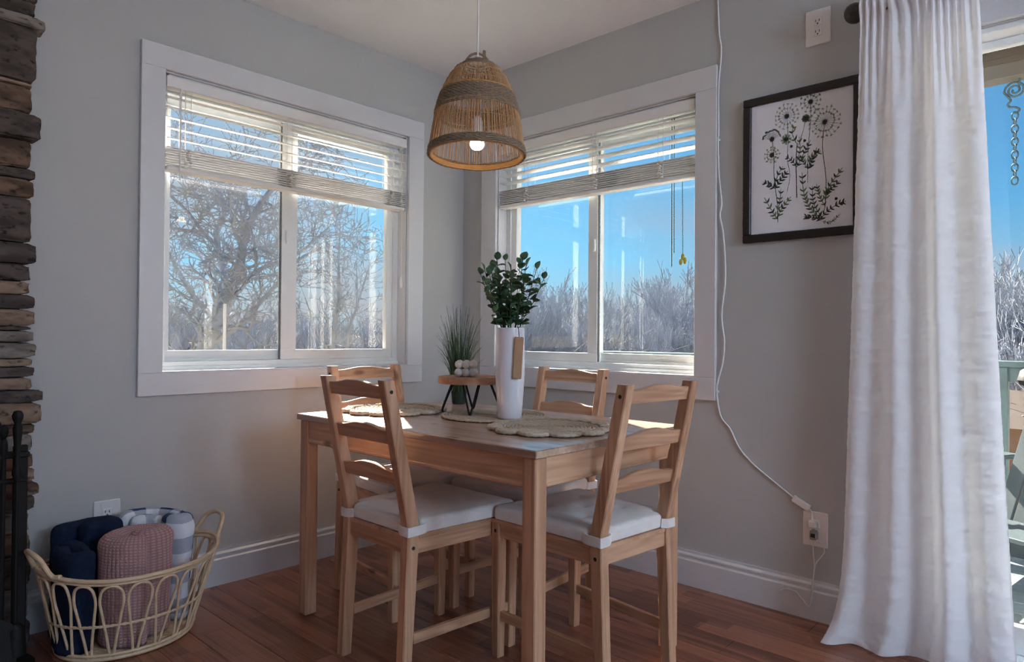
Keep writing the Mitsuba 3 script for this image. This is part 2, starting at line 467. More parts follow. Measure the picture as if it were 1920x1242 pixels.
# sliding door in the right wall, mostly behind the curtain
dk = thing('door_1', None, None, kind='structure')
DB = lambda ua, ub, wa, wb, za, zb, c=0.002: box(mapR(ua, wa, za), mapR(ub, wb, zb), c)
u0, u1, z1 = DOOR['u0'], DOOR['u1'], DOOR['z1']
add('head_casing', DB(u0 - .10, u1 + .10, -.02, 0, z1 + .004, z1 + .105), 'm_trim', parent=dk)
add('side_casing', DB(u1, u1 + .10, -.02, 0, 0, z1 + .004), 'm_trim', parent=dk)
add('side_casing', DB(u0 - .10, u0, -.02, 0, 0, z1 + .004), 'm_trim', parent=dk)
add('frame', cat(DB(u0, u1, 0.01, 0.14, z1 - .018, z1), DB(u1 - .04, u1, 0.01, .14, .03, z1 - .018), DB(u0, u0 + .04, .01, .14, .03, z1 - .018), DB(u0, u1, 0.0, .15, 0, .03)), 'm_vinyl', parent=dk)
for (a, b, w) in ((-3.28, u1 - .04, .085), (u0 + .04, -3.22, .045)):
    p = add('door_panel', cat(DB(a, b, w, w + .035, z1 - .044, z1 - .019), DB(a, b, w, w + .035, .032, .12), DB(a, a + .06, w, w + .035, .12, z1 - .044), DB(b - .06, b, w, w + .035, .12, z1 - .044)), 'm_vinyl', parent=dk)
    q = np.array([mapR(a + .06, w + .018, .12), mapR(b - .06, w + .018, .12), mapR(b - .06, w + .018, z1 - .044), mapR(a + .06, w + .018, z1 - .044)])
    add('pane', trimesh.Trimesh(q, [[0, 1, 2], [0, 2, 3]], process=False), 'm_glass', parent=p)

# added big window, unseen behind the camera, to let in more daylight
for no, mp, H in ((3, lambda u, w, z: np.array([u, YB - w, z]), ADDED_REAR),):
    B = lambda ua, ub, wa, wb, za, zb: box(mp(ua, wa, za), mp(ub, wb, zb), .002)
    k = thing(f'window_{no}', None, None, kind='structure')
    add('frame', cat(B(H['u0'], H['u1'], .03, .1, H['z0'], H['z0'] + .05), B(H['u0'], H['u1'], .03, .1, H['z1'] - .05, H['z1']),
                     *[B(u - .03, u + .03, .03, .1, H['z0'] + .05, H['z1'] - .05) for u in np.linspace(H['u0'] + .03, H['u1'] - .03, 4)]), 'm_vinyl', parent=k)
    q = np.array([mp(u, .07, z) for u, z in ((H['u0'], H['z0']), (H['u1'], H['z0']), (H['u1'], H['z1']), (H['u0'], H['z1']))])
    add('pane', trimesh.Trimesh(q, [[0, 1, 2], [0, 2, 3]], process=False), 'm_glass', parent=k)


# ---------------------------------------------------------------- blinds
def blind(mp, W, zs, ztop, zbot, cords, label, tilt):
    u0, u1 = W['u0'] + .012, W['u1'] - .012
    k = thing('window_blind', label, 'blind')
    B = lambda ua, ub, wa, wb, za, zb, c=0.002: box(mp(ua, wa, za), mp(ub, wb, zb), c)
    add('valance', cat(B(u0 - .004, u1 + .004, -.006, .003, ztop, W['z1'] - .016), B(u0 - .004, u0 + .006, .003, .05, ztop, W['z1'] - .016), B(u1 - .006, u1 + .004, .003, .05, ztop, W['z1'] - .016)), 'm_blind', parent=k)
    add('headrail', B(u0 + .008, u1 - .008, .010, .056, W['z1'] - .055, W['z1'] - .0065), 'm_blind', parent=k)
    def slat(z, tilt, h=0.0028):
        c, s = math.cos(tilt), math.sin(tilt)
        r = []
        for a in np.linspace(-.025, .025, 7):
            r.append((a, .0018 * (1 - (a / .025) ** 2)))
        sec = r + [(a, b - h) for a, b in r[::-1]]
        return rings([[mp(u, .024 + a * c - b * s, z + a * s + b * c) for a, b in sec] for u in (u0, u1)])
    for z in zs:
        add('slat', slat(z, math.radians(tilt)), 'm_blind', smooth=40, parent=k)
    add('bottom_rail', B(u0, u1, -.003, .051, zbot, zbot + .018, .004), 'm_blind', parent=k)
    n = 8
    for i in range(n):
        add('slat', slat(zbot + .026 + i * .0096, math.radians(_r.uniform(-2, 2))), 'm_blind', smooth=40, parent=k)
    zt = W['z1'] - .05
    for cu in cords:
        lad = add('ladder_cord', cat([cyl(mp(cu + e, w, zbot + .01), mp(cu + e, w, zt), .0011, 6) for e in (-.012, .012) for w in (-.004, .052)]), 'm_cord', parent=k)
        add('ladder_loops', cat([ball(.008, mp(cu + _r.uniform(-.012, .012), -.006 - _r.uniform(0, .004), zbot + .022 + .0095 * i), 1, (1.0, 1.0, .55)) for i in range(8)]), 'm_cord', smooth=True, parent=lad)
    return k, u0, u1


LZ = [1.962 - .0405 * i for i in range(5)]
kL, _, _ = blind(mapL, WL_, LZ, 1.992, 1.668, (-1.50, -1.06, -0.50), 'white wooden slat blind drawn up above the left window', 9)
kR, _, _ = blind(mapR, WR_, [1.958 - .040 * i for i in range(4)], 1.986, 1.703, (-1.25, -0.90, -0.47), 'white wooden slat blind drawn up above the right window', -4)
add('tilt_wand', cyl([-1.532, -.016, 1.99], [-1.535, -.018, 1.63], .003, 8), 'm_blind', parent=kL)
add('lift_cord', cat(cyl([-.452, -.02, 1.99], [-.448, -.022, 1.32], .0013, 6), cyl([-.442, -.02, 1.99], [-.444, -.022, 1.30], .0013, 6)), 'm_cord', parent=kL)
add('cord_tassel', lathe([(.001, 1.335), (.006, 1.32), (.008, 1.285), (.004, 1.27), (.0005, 1.268)], 12, (-.4465, -.022, 0)), 'm_blind', smooth=40, parent=kL)
for yy, zz in ((-1.279, 1.40), (-1.268, 1.34)):
    add('lift_cord', cyl([.06, yy, 1.99], [.06, yy - .004, zz], .0016, 6), 'm_stem', parent=kR)
# small leaf shaped ornament hanging on a string in the right window
ok = thing('leaf_ornament', 'small yellow-green leaf ornament hanging on a string in the right window', 'ornament')
add('string', cyl([.058, -1.322, 1.715], [.058, -1.326, 1.395], .0014, 6), 'm_stem', parent=ok)
plain('m_ornament', (0.30, 0.30, 0.08), 0.5, 0.3)
add('leaf', cat([xf(ball(.012, (0, 0, 0), 2, (.25, .75, 1.25)), 0, (.058, -1.326 + a, 1.37 + b)) for a, b in ((0, .010), (-.011, -.008), (.009, -.012))]), 'm_ornament', smooth=True, parent=ok)


# ---------------------------------------------------------------- stone fireplace at the far left
fp = thing('fireplace', 'stacked ledge stone fireplace side in dark brown and tan at the far left', 'fireplace')
add('core', box([-3.6, -.075, 0.001], [-2.062, -.004, CEIL - .002]), 'm_mortar', parent=fp)
bz = [2.117, 2.07, 2.03, 1.852, 1.838, 1.747, 1.66, 1.567, 1.532, 1.471, 1.323, 1.253, 1.196, 1.154, 1.105, 1.049, 1.035, .997, .944, .916, .881, .839, .799, .729, .694, .633, .581, .537, .493, .441, .371, .301, .196, .085, 0.0]
bpx = [65, 81, 67, 64, 62, 76, 62, 68, 66, 63, 72, 62, 62, 73, 72, 65, 70, 74, 70, 71, 69, 85, 82, 75, 72, 70, 74, 79, 75, 66, 68, 70, 66, 70]
btone = ['dark', 'grey', 'dark', 'tan', 'brown', 'dark', 'brown', 'dark', 'brown', 'dark', 'dark', 'dark', 'tan', 'dark', 'tan', 'dark', 'grey', 'grey', 'tan', 'dark', 'tan', 'dark', 'tan', 'brown', 'grey', 'brown', 'tan', 'brown', 'dark', 'grey', 'brown', 'dark', 'grey', 'dark']
bz = [2.437, 2.36, 2.28, 2.19] + bz
bpx = [70, 66, 74, 68] + bpx
btone = ['brown', 'dark', 'grey', 'dark'] + btone


def stone(lo, hi, seed):
    d = hi - lo
    m = trimesh.creation.box(bounds=[lo, hi])
    v, f = trimesh.remesh.subdivide_to_size(m.vertices, m.faces, max(0.022, float(d.max()) / 14))
    m = trimesh.Trimesh(v, f)
    c = (lo + hi) / 2
    q = (m.vertices - c) / (d / 2)
    k = np.maximum(np.linalg.norm(np.abs(q) ** 8, axis=1), 1e-9)
    e = np.abs(q).copy()
    e.sort(axis=1)
    pull = np.clip((e[:, 1] - .80) / .2, 0, 1)[:, None] ** 2
    m.vertices -= np.sign(q) * pull * np.minimum(.006, d * .12)
    n = meshkit.fbm(m.vertices * [22, 22, 45] + seed, 3, seed) - .5
    m.vertices += (q / (np.linalg.norm(q, axis=1, keepdims=True) + 1e-9)) * n[:, None] * .012
    return m


for i in range(len(bpx)):
    zt, zb = bz[i], bz[i + 1]
    xr = -2.0 + (bpx[i] - 83) * .00172
    dep = .105 + _r.uniform(-.008, .012) + (.012 if bpx[i] > 75 else 0)
    x = xr
    n = 0
    while x > -3.0:
        w = _r.uniform(.22, .42)
        tone = btone[i] if n == 0 else _r.choice(['dark', 'brown', 'tan', 'grey', 'dark'])
        add('stone', stone(np.array([x - w, -dep, zb + .001]), np.array([x - .004, -.02, zt - .002]), i * 7 + n), 'm_stone_' + tone, smooth=35, parent=fp)
        dep = .105 + _r.uniform(-.01, .012)
        x -= w
        n += 1


# ---------------------------------------------------------------- wall plates
def outlet(mp, u, z, w, h, label, face=True):
    k = thing('wall_outlet', label, 'outlet')
    add('plate', box(mp(u - w / 2, -.006, z - h / 2), mp(u + w / 2, 0, z + h / 2), .003), 'm_plate', parent=k)
    for s in (1, -1):
        zc = z + s * .0195
        f = add('socket', box(mp(u - .0165, -.0085, zc - .0145), mp(u + .0165, -.004, zc + .0145), .004), 'm_white', parent=k)
        add('slots', cat(box(mp(u - .008, -.0092, zc - .001), mp(u - .0055, -.008, zc + .008)), box(mp(u + .0055, -.0092, zc - .001), mp(u + .008, -.008, zc + .007)), ball(.0027, mp(u, -.0082, zc - .0075), 1)), 'm_dark', parent=f)
    add('screw', ball(.003, mp(u, -.006, z), 1), 'm_plate', parent=k)
    return k


outlet(mapL, -1.772, .352, .089, .128, 'white outlet plate low on the left wall behind the blanket basket')
outlet(mapR, -1.907, 2.181, .089, .133, 'white outlet plate high on the right wall above the framed print')
outlet(mapR, -1.907, .332, .089, .128, 'white outlet plate low on the right wall with cords plugged in')
# ---------------------------------------------------------------- dining table
tb = thing('dining_table', 'rectangular pine dining table with square legs in the window corner', 'table')
TX0, TX1, TY0, TY1, TZ = -1.288, -.537, -1.660, -.487, .737
add('tabletop', box([TX0, TY0, TZ - .022], [TX1, TY1, TZ], .0025), 'm_top', parent=tb)
lw = .047
for x in (TX0 + .010, TX1 - .010 - lw):
    for y in (TY0 + .010, TY1 - .010 - lw):
        add('leg', box([x, y, 0], [x + lw, y + lw, TZ - .022], .003), 'm_wood_z', parent=tb)
az0, az1 = .633, TZ - .022
for x in (TX0 + .016, TX1 - .016 - .020):
    a = add('apron', box([x, TY0 + .057, az0], [x + .020, TY1 - .057, az1], .002), 'm_wood_y', parent=tb)
    add('bead', box([x - .003, TY0 + .057, az0], [x + .023, TY1 - .057, az0 + .012], .003), 'm_wood_y', parent=a)
for y in (TY0 + .016, TY1 - .016 - .020):
    a = add('apron', box([TX0 + .057, y, az0], [TX1 - .057, y + .020, az1], .002), 'm_wood_x', parent=tb)
    add('bead', box([TX0 + .057, y - .003, az0], [TX1 - .057, y + .023, az0 + .012], .003), 'm_wood_x', parent=a)


# ---------------------------------------------------------------- chairs
def lean(z):
    return -.092 * max(0.0, (z - .47)) / .43 if z > .47 else -.022 * max(0.0, (.42 - z)) / .42


def slat_mesh(zb, zt, bump, half):
    n = 29
    xs = np.linspace(-half, half, n)
    s = np.abs(xs) / half
    top = zt + bump * (1 - smooth(np.clip((s - .12) / .72, 0, 1)))
    low = np.full(n, zb)
    rs = []
    for x, t, b in zip(xs, top, low):
        y = lambda z: .020 + lean(z)
        rs.append([[x, y(b) - .009, b], [x, y(t) - .009, t - .002], [x, y(t) - .006, t], [x, y(t) + .006, t], [x, y(t) + .009, t - .002], [x, y(b) + .009, b]])
    return rings(rs)


def smooth(t):
    return t * t * (3 - 2 * t)


def cushion_mesh():
    poly = Polygon([(-.172, .010), (-.140, .010), (-.140, .008), (.140, .008), (.140, .010), (.172, .010), (.203, .425), (-.203, .425)])
    poly = poly.difference(Polygon([(-.2, -.03), (-.134, -.03), (-.134, .047), (-.2, .047)])).difference(Polygon([(.2, -.03), (.134, -.03), (.134, .047), (.2, .047)])).buffer(-.012).buffer(.012)
    L = poly.exterior
    n = 220
    P = np.array([L.interpolate(t, normalized=True).coords[0] for t in np.linspace(0, 1, n, endpoint=False)])
    c = np.array([0, .225])
    d = (c - P) / np.linalg.norm(c - P, axis=1, keepdims=True)
    rs = []
    for ins, z in ((.010, .4425), (.002, .445), (0, .455), (.001, .471), (.004, .480), (.011, .486)):
        rs.append(np.c_[P + d * ins, np.full(n, z)])
    tufts = [(x, y) for x in (-.085, .085) for y in (.14, .31)] + [(0, .225)]
    Q = P + d * .011
    for t in np.linspace(.06, .985, 22):
        q = Q * (1 - t) + c * t
        z = .486 + .007 * min(1, t * 3.5) + .0035 * (meshkit.noise(np.c_[q * 18, np.zeros(n)], 5) - .5)
        for a in tufts:
            z = z - .010 * np.exp(-((q - a) ** 2).sum(1) / .024 ** 2)
        rs.append(np.c_[q, z])
    return rings(rs)


def strap_mesh(s):
    p = np.array([[s * .120, .006, .458], [s * .140, -.004, .456], [s * .172, -.004, .455], [s * .1765, .002, .455], [s * .1775, .045, .456], [s * .176, .062, .458]])
    sec = np.array([[.014, .0015], [.014, -.0015], [-.014, -.0015], [-.014, .0015]])
    return sweep(smooth_path(p, 5), 1.0, section=sec, up=[0, 0, 1])


CHAIR = {
    'rear_leg': [post([(s * .155, .020 + lean(z), z, .034, d) for z, d in ((0, .034), (.25, .040), (.42, .043), (.47, .043), (.60, .042), (.9, .037))]) for s in (-1, 1)],
    'front_leg': [post([(s * .180, .420, z, .035, .036) if z else (s * .180, .420, 0, .029, .030) for z in (0, .25, .432)]) for s in (-1, 1)],
    'back_slat': [slat_mesh(.845, .884, .011, .141), slat_mesh(.711, .752, .013, .141), slat_mesh(.588, .628, .015, .141)],
    'seat': [extr([(-.168, .044), (-.138, .044), (-.138, .004), (.138, .004), (.138, .044), (.168, .044), (.199, .440), (-.199, .440)], .012, .430)],
}


def bar(p, q, w, h):
    """A board from p to q: w thick sideways, h tall, centred."""
    sec = np.array([[h / 2, w / 2 - .002], [h / 2 - .002, w / 2], [-h / 2 + .002, w / 2], [-h / 2, w / 2 - .002], [-h / 2, -w / 2 + .002], [-h / 2 + .002, -w / 2], [h / 2 - .002, -w / 2], [h / 2, -w / 2 + .002]])
    return sweep(np.array([p, q], float), 1.0, section=sec, up=[0, 0, 1])


CHAIR['apron'] = [bar([-.139, .016, .407], [.139, .016, .407], .018, .046), bar([-.164, .424, .407], [.164, .424, .407], .018, .046),
                  bar([-.158, .040, .407], [-.182, .404, .407], .018, .046), bar([.158, .040, .407], [.182, .404, .407], .018, .046)]
CHAIR['stretcher'] = [bar([s * .156, .030, .133], [s * .180, .405, .133], .016, .031) for s in (-1, 1)]
CHAIR['bolt_cap'] = [cyl([s * .1715, .020 + lean(z) if y < .1 else y, z], [s * .1732, .020 + lean(z) if y < .1 else y, z], .0055, 12) for s in (-1, 1) for z, y in ((.867, .02), (.405, .02))] + \
                    [cyl([s * .197, .418, .405], [s * .1985, .418, .405], .0055, 12) for s in (-1, 1)]  # dark discs stand in for the shade inside the bolt holes
CUSH = cushion_mesh()
STRAPS = [strap_mesh(s) for s in (-1, 1)]


def chair(x, y, deg, label):
    k = thing('dining_chair', label, 'chair', 'wooden chairs around the dining table')
    R = lambda m: xf(m, math.radians(deg), (x, y, 0))
    ax = 'y' if abs(math.sin(math.radians(deg))) > .7 else 'x'      # which way the chair's width runs
    ot = 'x' if ax == 'y' else 'y'
    for n, mat in (('rear_leg', 'z'), ('front_leg', 'z'), ('back_slat', ax), ('seat', ot)):
        for m in CHAIR[n]:
            add(n, R(m), 'm_wood_' + mat, smooth=25, parent=k)
    for i, m in enumerate(CHAIR['apron']):
        add('apron', R(m), 'm_wood_' + (ax if i < 2 else ot), parent=k)
    for i, m in enumerate(CHAIR['stretcher']):
        add('stretcher', R(m), 'm_wood_' + (ot), parent=k)
    for m in CHAIR['bolt_cap']:
        add('bolt_cap', R(m), 'm_dark', parent=k, label='dark disc for a bolt hole')
    ck = add('cushion', R(CUSH), 'm_cushion', smooth=50, parent=k, label='white tufted seat cushion')
    for m in STRAPS:
        add('strap', R(m), 'm_cushion', smooth=40, parent=ck)
    return k


chair(-1.346, -1.052, -91.0, 'pine ladder-back chair on the left long side of the table, back towards the basket')
chair(-.868, -1.700, -5.0, 'pine ladder-back chair at the near short end of the table, closest to the curtain')
chair(-.880, -.400, 177.0, 'pine ladder-back chair at the far short end of the table under the left window')
chair(-.420, -1.047, 90.0, 'pine ladder-back chair at the far long side of the table under the right window')


# ---------------------------------------------------------------- placemats
def braid_rings(cx, cy, r0, r1, z, step=.0125):
    out = []
    r = r0
    while r <= r1 + 1e-6:
        n = max(24, int(r * 420))
        a = np.linspace(0, 2 * PI, n, endpoint=False)
        for ph in (0, PI):
            w = r * 2 * PI / .022
            q = np.c_[cx + (r + .0028 * np.sin(a * round(w) + ph)) * np.cos(a), cy + (r + .0028 * np.sin(a * round(w) + ph)) * np.sin(a), z + .0066 + .0018 * np.cos(a * round(w) + ph)]
            out.append(sweep(q, .0042, 5, closed=True))
        r += step
    return cat(out)


def scallops(cx, cy, r, z, n=11, ph=0.0):
    out = []
    for i in range(n):
        b = ph + 2 * PI * i / n
        h = PI / n
        for k, rr in enumerate((.0, .0115, .023)):
            t = np.linspace(-1.45, 1.45, 22)
            pr = r * math.sin(h) * 1.02 - rr
            if pr < .008:
                continue
            px, py = pr * np.sin(t), pr * np.cos(t) * .95
            X, Y = r * math.cos(h) + py, px
            q = np.c_[cx + X * math.cos(b) - Y * math.sin(b), cy + X * math.sin(b) + Y * math.cos(b), z + .0086 + .0012 * np.sin(t * 14 + k)]
            out.append(sweep(q, .0068, 6))
    return cat(out)


def mat_edge(cx, cy, r, z, n, ph):
    return extr(Polygon([(cx + r * math.cos(a), cy + r * math.sin(a)) for a in np.linspace(0, 2 * PI, 60, endpoint=False)]), .003, z + .0002)


MATS = [(-.942, -1.421, .158, 'scalloped jute placemat at the near end of the table in front of the vase', .1),
        (-.978, -.672, .158, 'scalloped jute placemat at the far left end of the table, half in sunlight', .35)]
for cx, cy, r, lb, ph in MATS:
    k = thing('placemat', lb, 'placemat', 'braided jute placemats')
    add('backing', mat_edge(cx, cy, r, TZ, 0, 0), 'm_jute_edge', parent=k)
    add('braided_disc', braid_rings(cx, cy, .010, r, TZ), 'm_jute', smooth=True, parent=k)
    add('scalloped_border', scallops(cx, cy, r, TZ, 11, ph), 'm_jute', smooth=True, parent=k)
k = thing('placemat', 'pale round braided placemat in the middle of the table under the wooden riser', 'placemat', 'braided jute placemats')
CX, CY = -.835, -1.065
add('backing', mat_edge(CX, CY, .185, TZ, 0, 0), 'm_jute_edge', parent=k)
add('braided_disc', braid_rings(CX, CY, .010, .187, TZ), 'm_jute_pale', smooth=True, parent=k)

# ---------------------------------------------------------------- vase with greenery
VX, VY, VZ = -.900, -1.205, TZ + .0125
vk = thing('vase', 'tall glossy white tapered vase standing on the placemats', 'vase')
prof = [(.0005, 0), (.036, 0), (.040, .003), (.0415, .02), (.0465, .09), (.0500, .150), (.0497, .19), (.0485, .25), (.0482, .305), (.0472, .309), (.0452, .305), (.0455, .25), (.046, .15), (.038, .03), (.0005, .022)]
a_ = np.linspace(0, 2 * PI, 48, endpoint=False)
add('body', rings([np.c_[VX + r * np.cos(a_), VY + r * np.sin(a_), np.full(48, VZ + z)] for r, z in prof], caps=False), 'm_vase', smooth=50, parent=vk)
# wooden tag hanging at the vase's side
RT = np.array([.680, -.733, 0])
TW = np.array([-.733, -.680, 0])
gk = thing('wooden_tag', 'narrow wooden tag hanging on a cord from the rim of the white vase', 'tag')
tp = np.array([VX, VY, VZ]) + RT * .030 + TW * .056
m = box([-.0150, -.003, -.140], [.0150, .003, 0], .002)
m.apply_transform(trimesh.transformations.rotation_matrix(math.radians(3), [0, 1, 0]))
add('tag_board', xf(m, math.radians(-47), tp + [0, 0, .278]), 'm_tagwood', parent=gk)
add('cord', sweep(smooth_path([tp + [0, 0, .272], tp + RT * -.002 + [0, 0, .297], tp - TW * .010 + RT * -.004 + [0, 0, .313], tp - TW * .022 - RT * .006 + [0, 0, .300]], 4), .0012, 6), 'm_jute_edge', parent=gk)

bk = thing('greenery', 'bunch of dark green round-leaved branches standing in the white vase', 'plant')
_g = random.Random(21)
leafm = []
for v in range(3):
    n = 9
    L, Wd = 1.0, .42 + .04 * v
    rs = []
    for i in range(n):
        t = i / (n - 1)
        w = Wd * math.sin(PI * (t ** .9)) ** .72 + .012
        y = t * L
        zc = -.18 * (t - .4) ** 2 * 2
        rs.append([[-w, y, zc + .10 * w / Wd], [-w * .5, y, zc + .035], [0, y, zc], [w * .5, y, zc + .035], [w, y, zc + .10 * w / Wd], [w * .5, y, zc + .025], [0, y, zc - .012], [-w * .5, y, zc + .025]])
    leafm.append(rings(rs))
LEAFPLY = [mikit.ply(leafm[i % 3], f'm_leaf_{i // 3}', smooth=True) for i in range(9)]
stems = []
NB = 21
for i in range(NB):
    az = 2 * PI * i / NB * 2.618 + _g.uniform(-.3, .3)
    sp = .02 + .096 * math.sqrt((i + .6) / NB) * _g.uniform(.8, 1.1)
    h = .262 - 1.0 * (sp - .03) * .55 + _g.uniform(-.06, .012)
    b0 = np.array([VX + .024 * math.cos(az + 2.5), VY + .024 * math.sin(az + 2.5), VZ + .10])
    b1 = np.array([VX + .030 * math.cos(az), VY + .030 * math.sin(az), VZ + .305])
    b2 = np.array([VX + sp * .75 * math.cos(az), VY + sp * .75 * math.sin(az), VZ + .305 + h * .5])
    b3 = np.array([VX + sp * 1.12 * math.cos(az), VY + sp * 1.12 * math.sin(az), VZ + .300 + h])
    pth = smooth_path([b0, b1, b2, b3], 8)
    add('stem', sweep(pth, np.linspace(.0022, .0010, len(pth)), 5), 'm_stem', smooth=True, parent=bk)
    nl = 7 + int(h * 22)
    for j in range(nl):
        f = (j + .5) / nl
        q = pth[int(9 + f * (len(pth) - 10))]
        t = pth[min(len(pth) - 1, int(10 + f * (len(pth) - 10)))] - q
        laz = az + j * 2.4 + _g.uniform(-.6, .6)
        el = _g.uniform(-.1, .75) if j < nl - 1 else 1.2
        s = _g.uniform(.029, .040) * (1 - .2 * f)
        M = T().translate(q.tolist()).rotate([0, 0, 1], math.degrees(laz) - 90).rotate([1, 0, 0], math.degrees(el)).rotate([0, 1, 0], _g.uniform(-50, 50)).scale(s)
        kk = key_for(f'{bk}__leaf')
        scene[kk] = {**LEAFPLY[_g.choice([0, 1, 2, 3, 4, 5, 3, 4, 6, 7])], 'to_world': M}

# ---------------------------------------------------------------- riser with hairpin legs, candle, grass
rk = thing('riser', 'small round wooden riser on black hairpin legs behind the vase', 'riser')
RX, RY, RZ = -.869, -.984, TZ + .0125
DX = np.array([.733, .680, 0])
add('board', extr(Polygon([(RX + .122 * math.cos(a), RY + .122 * math.sin(a)) for a in np.linspace(0, 2 * PI, 64, endpoint=False)]).buffer(0), .024, RZ + .108), 'm_riser', smooth=30, parent=rk)
for az in (3.9, 5.55, .75, 2.3):
    c = np.array([RX, RY, RZ])
    d = np.array([math.cos(az), math.sin(az), 0])
    g = np.array([-d[1], d[0], 0])
    foot = c + d * .104 + [0, 0, .004]
    P = [c + d * .070 + g * .028 + [0, 0, .106], foot + g * .006 + [0, 0, .014], foot + [0, 0, 0.0], foot - g * .006 + [0, 0, .014], c + d * .070 - g * .028 + [0, 0, .106]]
    add('leg', sweep(smooth_path(P, 7), .0037, 8), 'm_iron', smooth=True, parent=rk)
ck = thing('bubble_candle', 'small white bubble shaped candle in two tiers on the wooden riser', 'candle')
_c = np.array([RX - .018, RY + .010, RZ + .1325])
for z, sgn in ((.0195, 1), (.0485, .96)):
    add('tier', cat([ball(.0155 * sgn, _c + (x * np.array([.680, -.733, 0]) + y * np.array([.733, .680, 0])) * .0262 * sgn + [0, 0, z - .004], 2) for x in (-1, 0, 1) for y in (-1, 0, 1)]), 'm_candle', smooth=True, parent=ck)
gk = thing('grass_plant', 'tuft of tall dark grass in a small pot in the corner behind the riser', 'plant')
GX, GY = -.600, -.625
add('pot', lathe([(.0005, 0), (.026, 0), (.029, .004), (.033, .050), (.034, .054), (.032, .054), (.029, .048), (.0005, .056)], 28, (GX, GY, TZ + .0005)), 'm_pot', smooth=40, parent=gk)
_g = random.Random(5)
bl = []
for i in range(105):
    az, rad = _g.uniform(0, 2 * PI), .030 * math.sqrt(_g.random())
    h = _g.uniform(.16, .385)
    sp = _g.uniform(.01, .085) * (1.15 if h < .3 else .9)
    p0 = np.array([GX + rad * math.cos(az), GY + rad * math.sin(az), TZ + .045])
    d = np.array([math.cos(az), math.sin(az), 0])
    P = [p0 + d * sp * t ** 2 + [0, 0, h * (t - (.12 * t ** 3 if sp > .06 else 0))] for t in np.linspace(0, 1, 7)]
    w = _g.uniform(.0026, .0042)
    side = np.array([-d[1], d[0], 0])
    tw = _g.uniform(0, PI)
    sd = side * math.cos(tw) + d * math.sin(tw)
    rs = []
    for q, t in zip(P, np.linspace(0, 1, 7)):
        ww = w * (1 - .93 * t ** 1.6)
        nn = np.cross(sd, [0, 0, 1.0]) * .0007
        rs.append([q - sd * ww, q + nn, q + sd * ww, q - nn])
    bl.append(rings(rs))
add('grass_blades', cat(bl), 'm_grass', smooth=True, parent=gk, kind='stuff')
# ---------------------------------------------------------------- pendant lamp
pk = thing('pendant_lamp', 'woven rattan bell pendant lamp hanging over the table', 'lamp')
LX, LY = -.984, -1.120
PROF = [(1.640, .1650), (1.663, .1625), (1.70, .1570), (1.75, .1495), (1.79, .1420), (1.83, .1320), (1.866, .1190), (1.90, .1030), (1.924, .0885), (1.945, .0660), (1.958, .0480), (1.966, .0330)]
PZ, PR = np.array([p[0] for p in PROF]), np.array([p[1] for p in PROF])
from scipy.interpolate import PchipInterpolator
LR = PchipInterpolator(PZ, PR)
_l = random.Random(11)


def weave(z0, z1, step, amp, r, nw=46, off=0.0):
    """Rows of cane woven in and out of the uprights."""
    out = []
    i = 0
    z = z0
    while z <= z1:
        n = nw * 4
        a = np.linspace(0, 2 * PI, n, endpoint=False)
        R_ = float(LR(z)) + off + amp * np.cos(a * nw + (PI if i % 2 else 0))
        out.append(sweep(np.c_[LX + R_ * np.cos(a), LY + R_ * np.sin(a), np.full(n, z) + .0008 * np.sin(a * 7 + i)], r, 5, closed=True))
        z += step
        i += 1
    return cat(out)


sh = add('shade', weave(1.934, 1.966, .0052, .0016, .0028, 30), 'm_wicker_dark', smooth=True, parent=pk, label='open woven rattan shade')
S = []
for i in range(118):
    a = 2 * PI * (i + _l.uniform(-.28, .28)) / 118
    zs = np.linspace(1.645, 1.952, 14)
    q = [np.array([LX + (float(LR(z)) - .001) * math.cos(a + .004 * math.sin(z * 30 + i)), LY + (float(LR(z)) - .001) * math.sin(a + .004 * math.sin(z * 30 + i)), z]) for z in zs]
    r = _l.uniform(.0012, .0019)
    S += [(q[j], q[j + 1], r, r) for j in range(13)]
add('uprights', segs_mesh(S, 5), 'm_wicker', smooth=True, parent=sh, kind='stuff')
for z0, z1, st, m_, rr in ((1.796, 1.846, .0052, 'm_wicker_dark', .0027), (1.782, 1.788, .005, 'm_wicker_dark', .0036), (1.641, 1.665, .0055, 'm_wicker_dark', .0031), (1.850, 1.853, .005, 'm_wicker_rim', .0030), (1.893, 1.8935, .005, 'm_wicker', .0018), (1.875, 1.8755, .005, 'm_wicker', .0018), (1.912, 1.9125, .005, 'm_wicker', .0018), (1.735, 1.7355, .005, 'm_wicker', .0013)):
    add('woven_band', weave(z0, z1, st, .0016, rr), m_, smooth=True, parent=sh)
add('rim', cat([weave(1.641, 1.653, .0055, .0005, .0042, 46, -.008)]), 'm_wicker_rim', smooth=True, parent=sh)
e1 = np.array([.680, -.733, 0])
add('handle', sweep(smooth_path([np.array([LX, LY, 0]) + e1 * s + [0, 0, z] for s, z in ((-.044, 1.945), (-.040, 1.972), (-.020, 1.994), (.004, 1.997), (.026, 1.984), (.040, 1.962), (.046, 1.940))], 6), .0042, 8), 'm_wicker_dark', smooth=True, parent=sh)
add('handle_knot', cat([sweep(np.array([[LX, LY, 0]] * 3) + e1 * .022 + np.array([[0, 0, 1.970], [.002, .002, 1.99], [0, 0, 2.008]]), .0055, 7)]), 'm_wicker_dark', smooth=True, parent=sh)
add('socket', lathe([(.0005, 1.712), (.017, 1.712), (.0185, 1.72), (.0185, 1.765), (.014, 1.775), (.006, 1.782), (.0005, 1.783)], 24, (LX, LY, 0)), 'm_white', smooth=40, parent=pk)
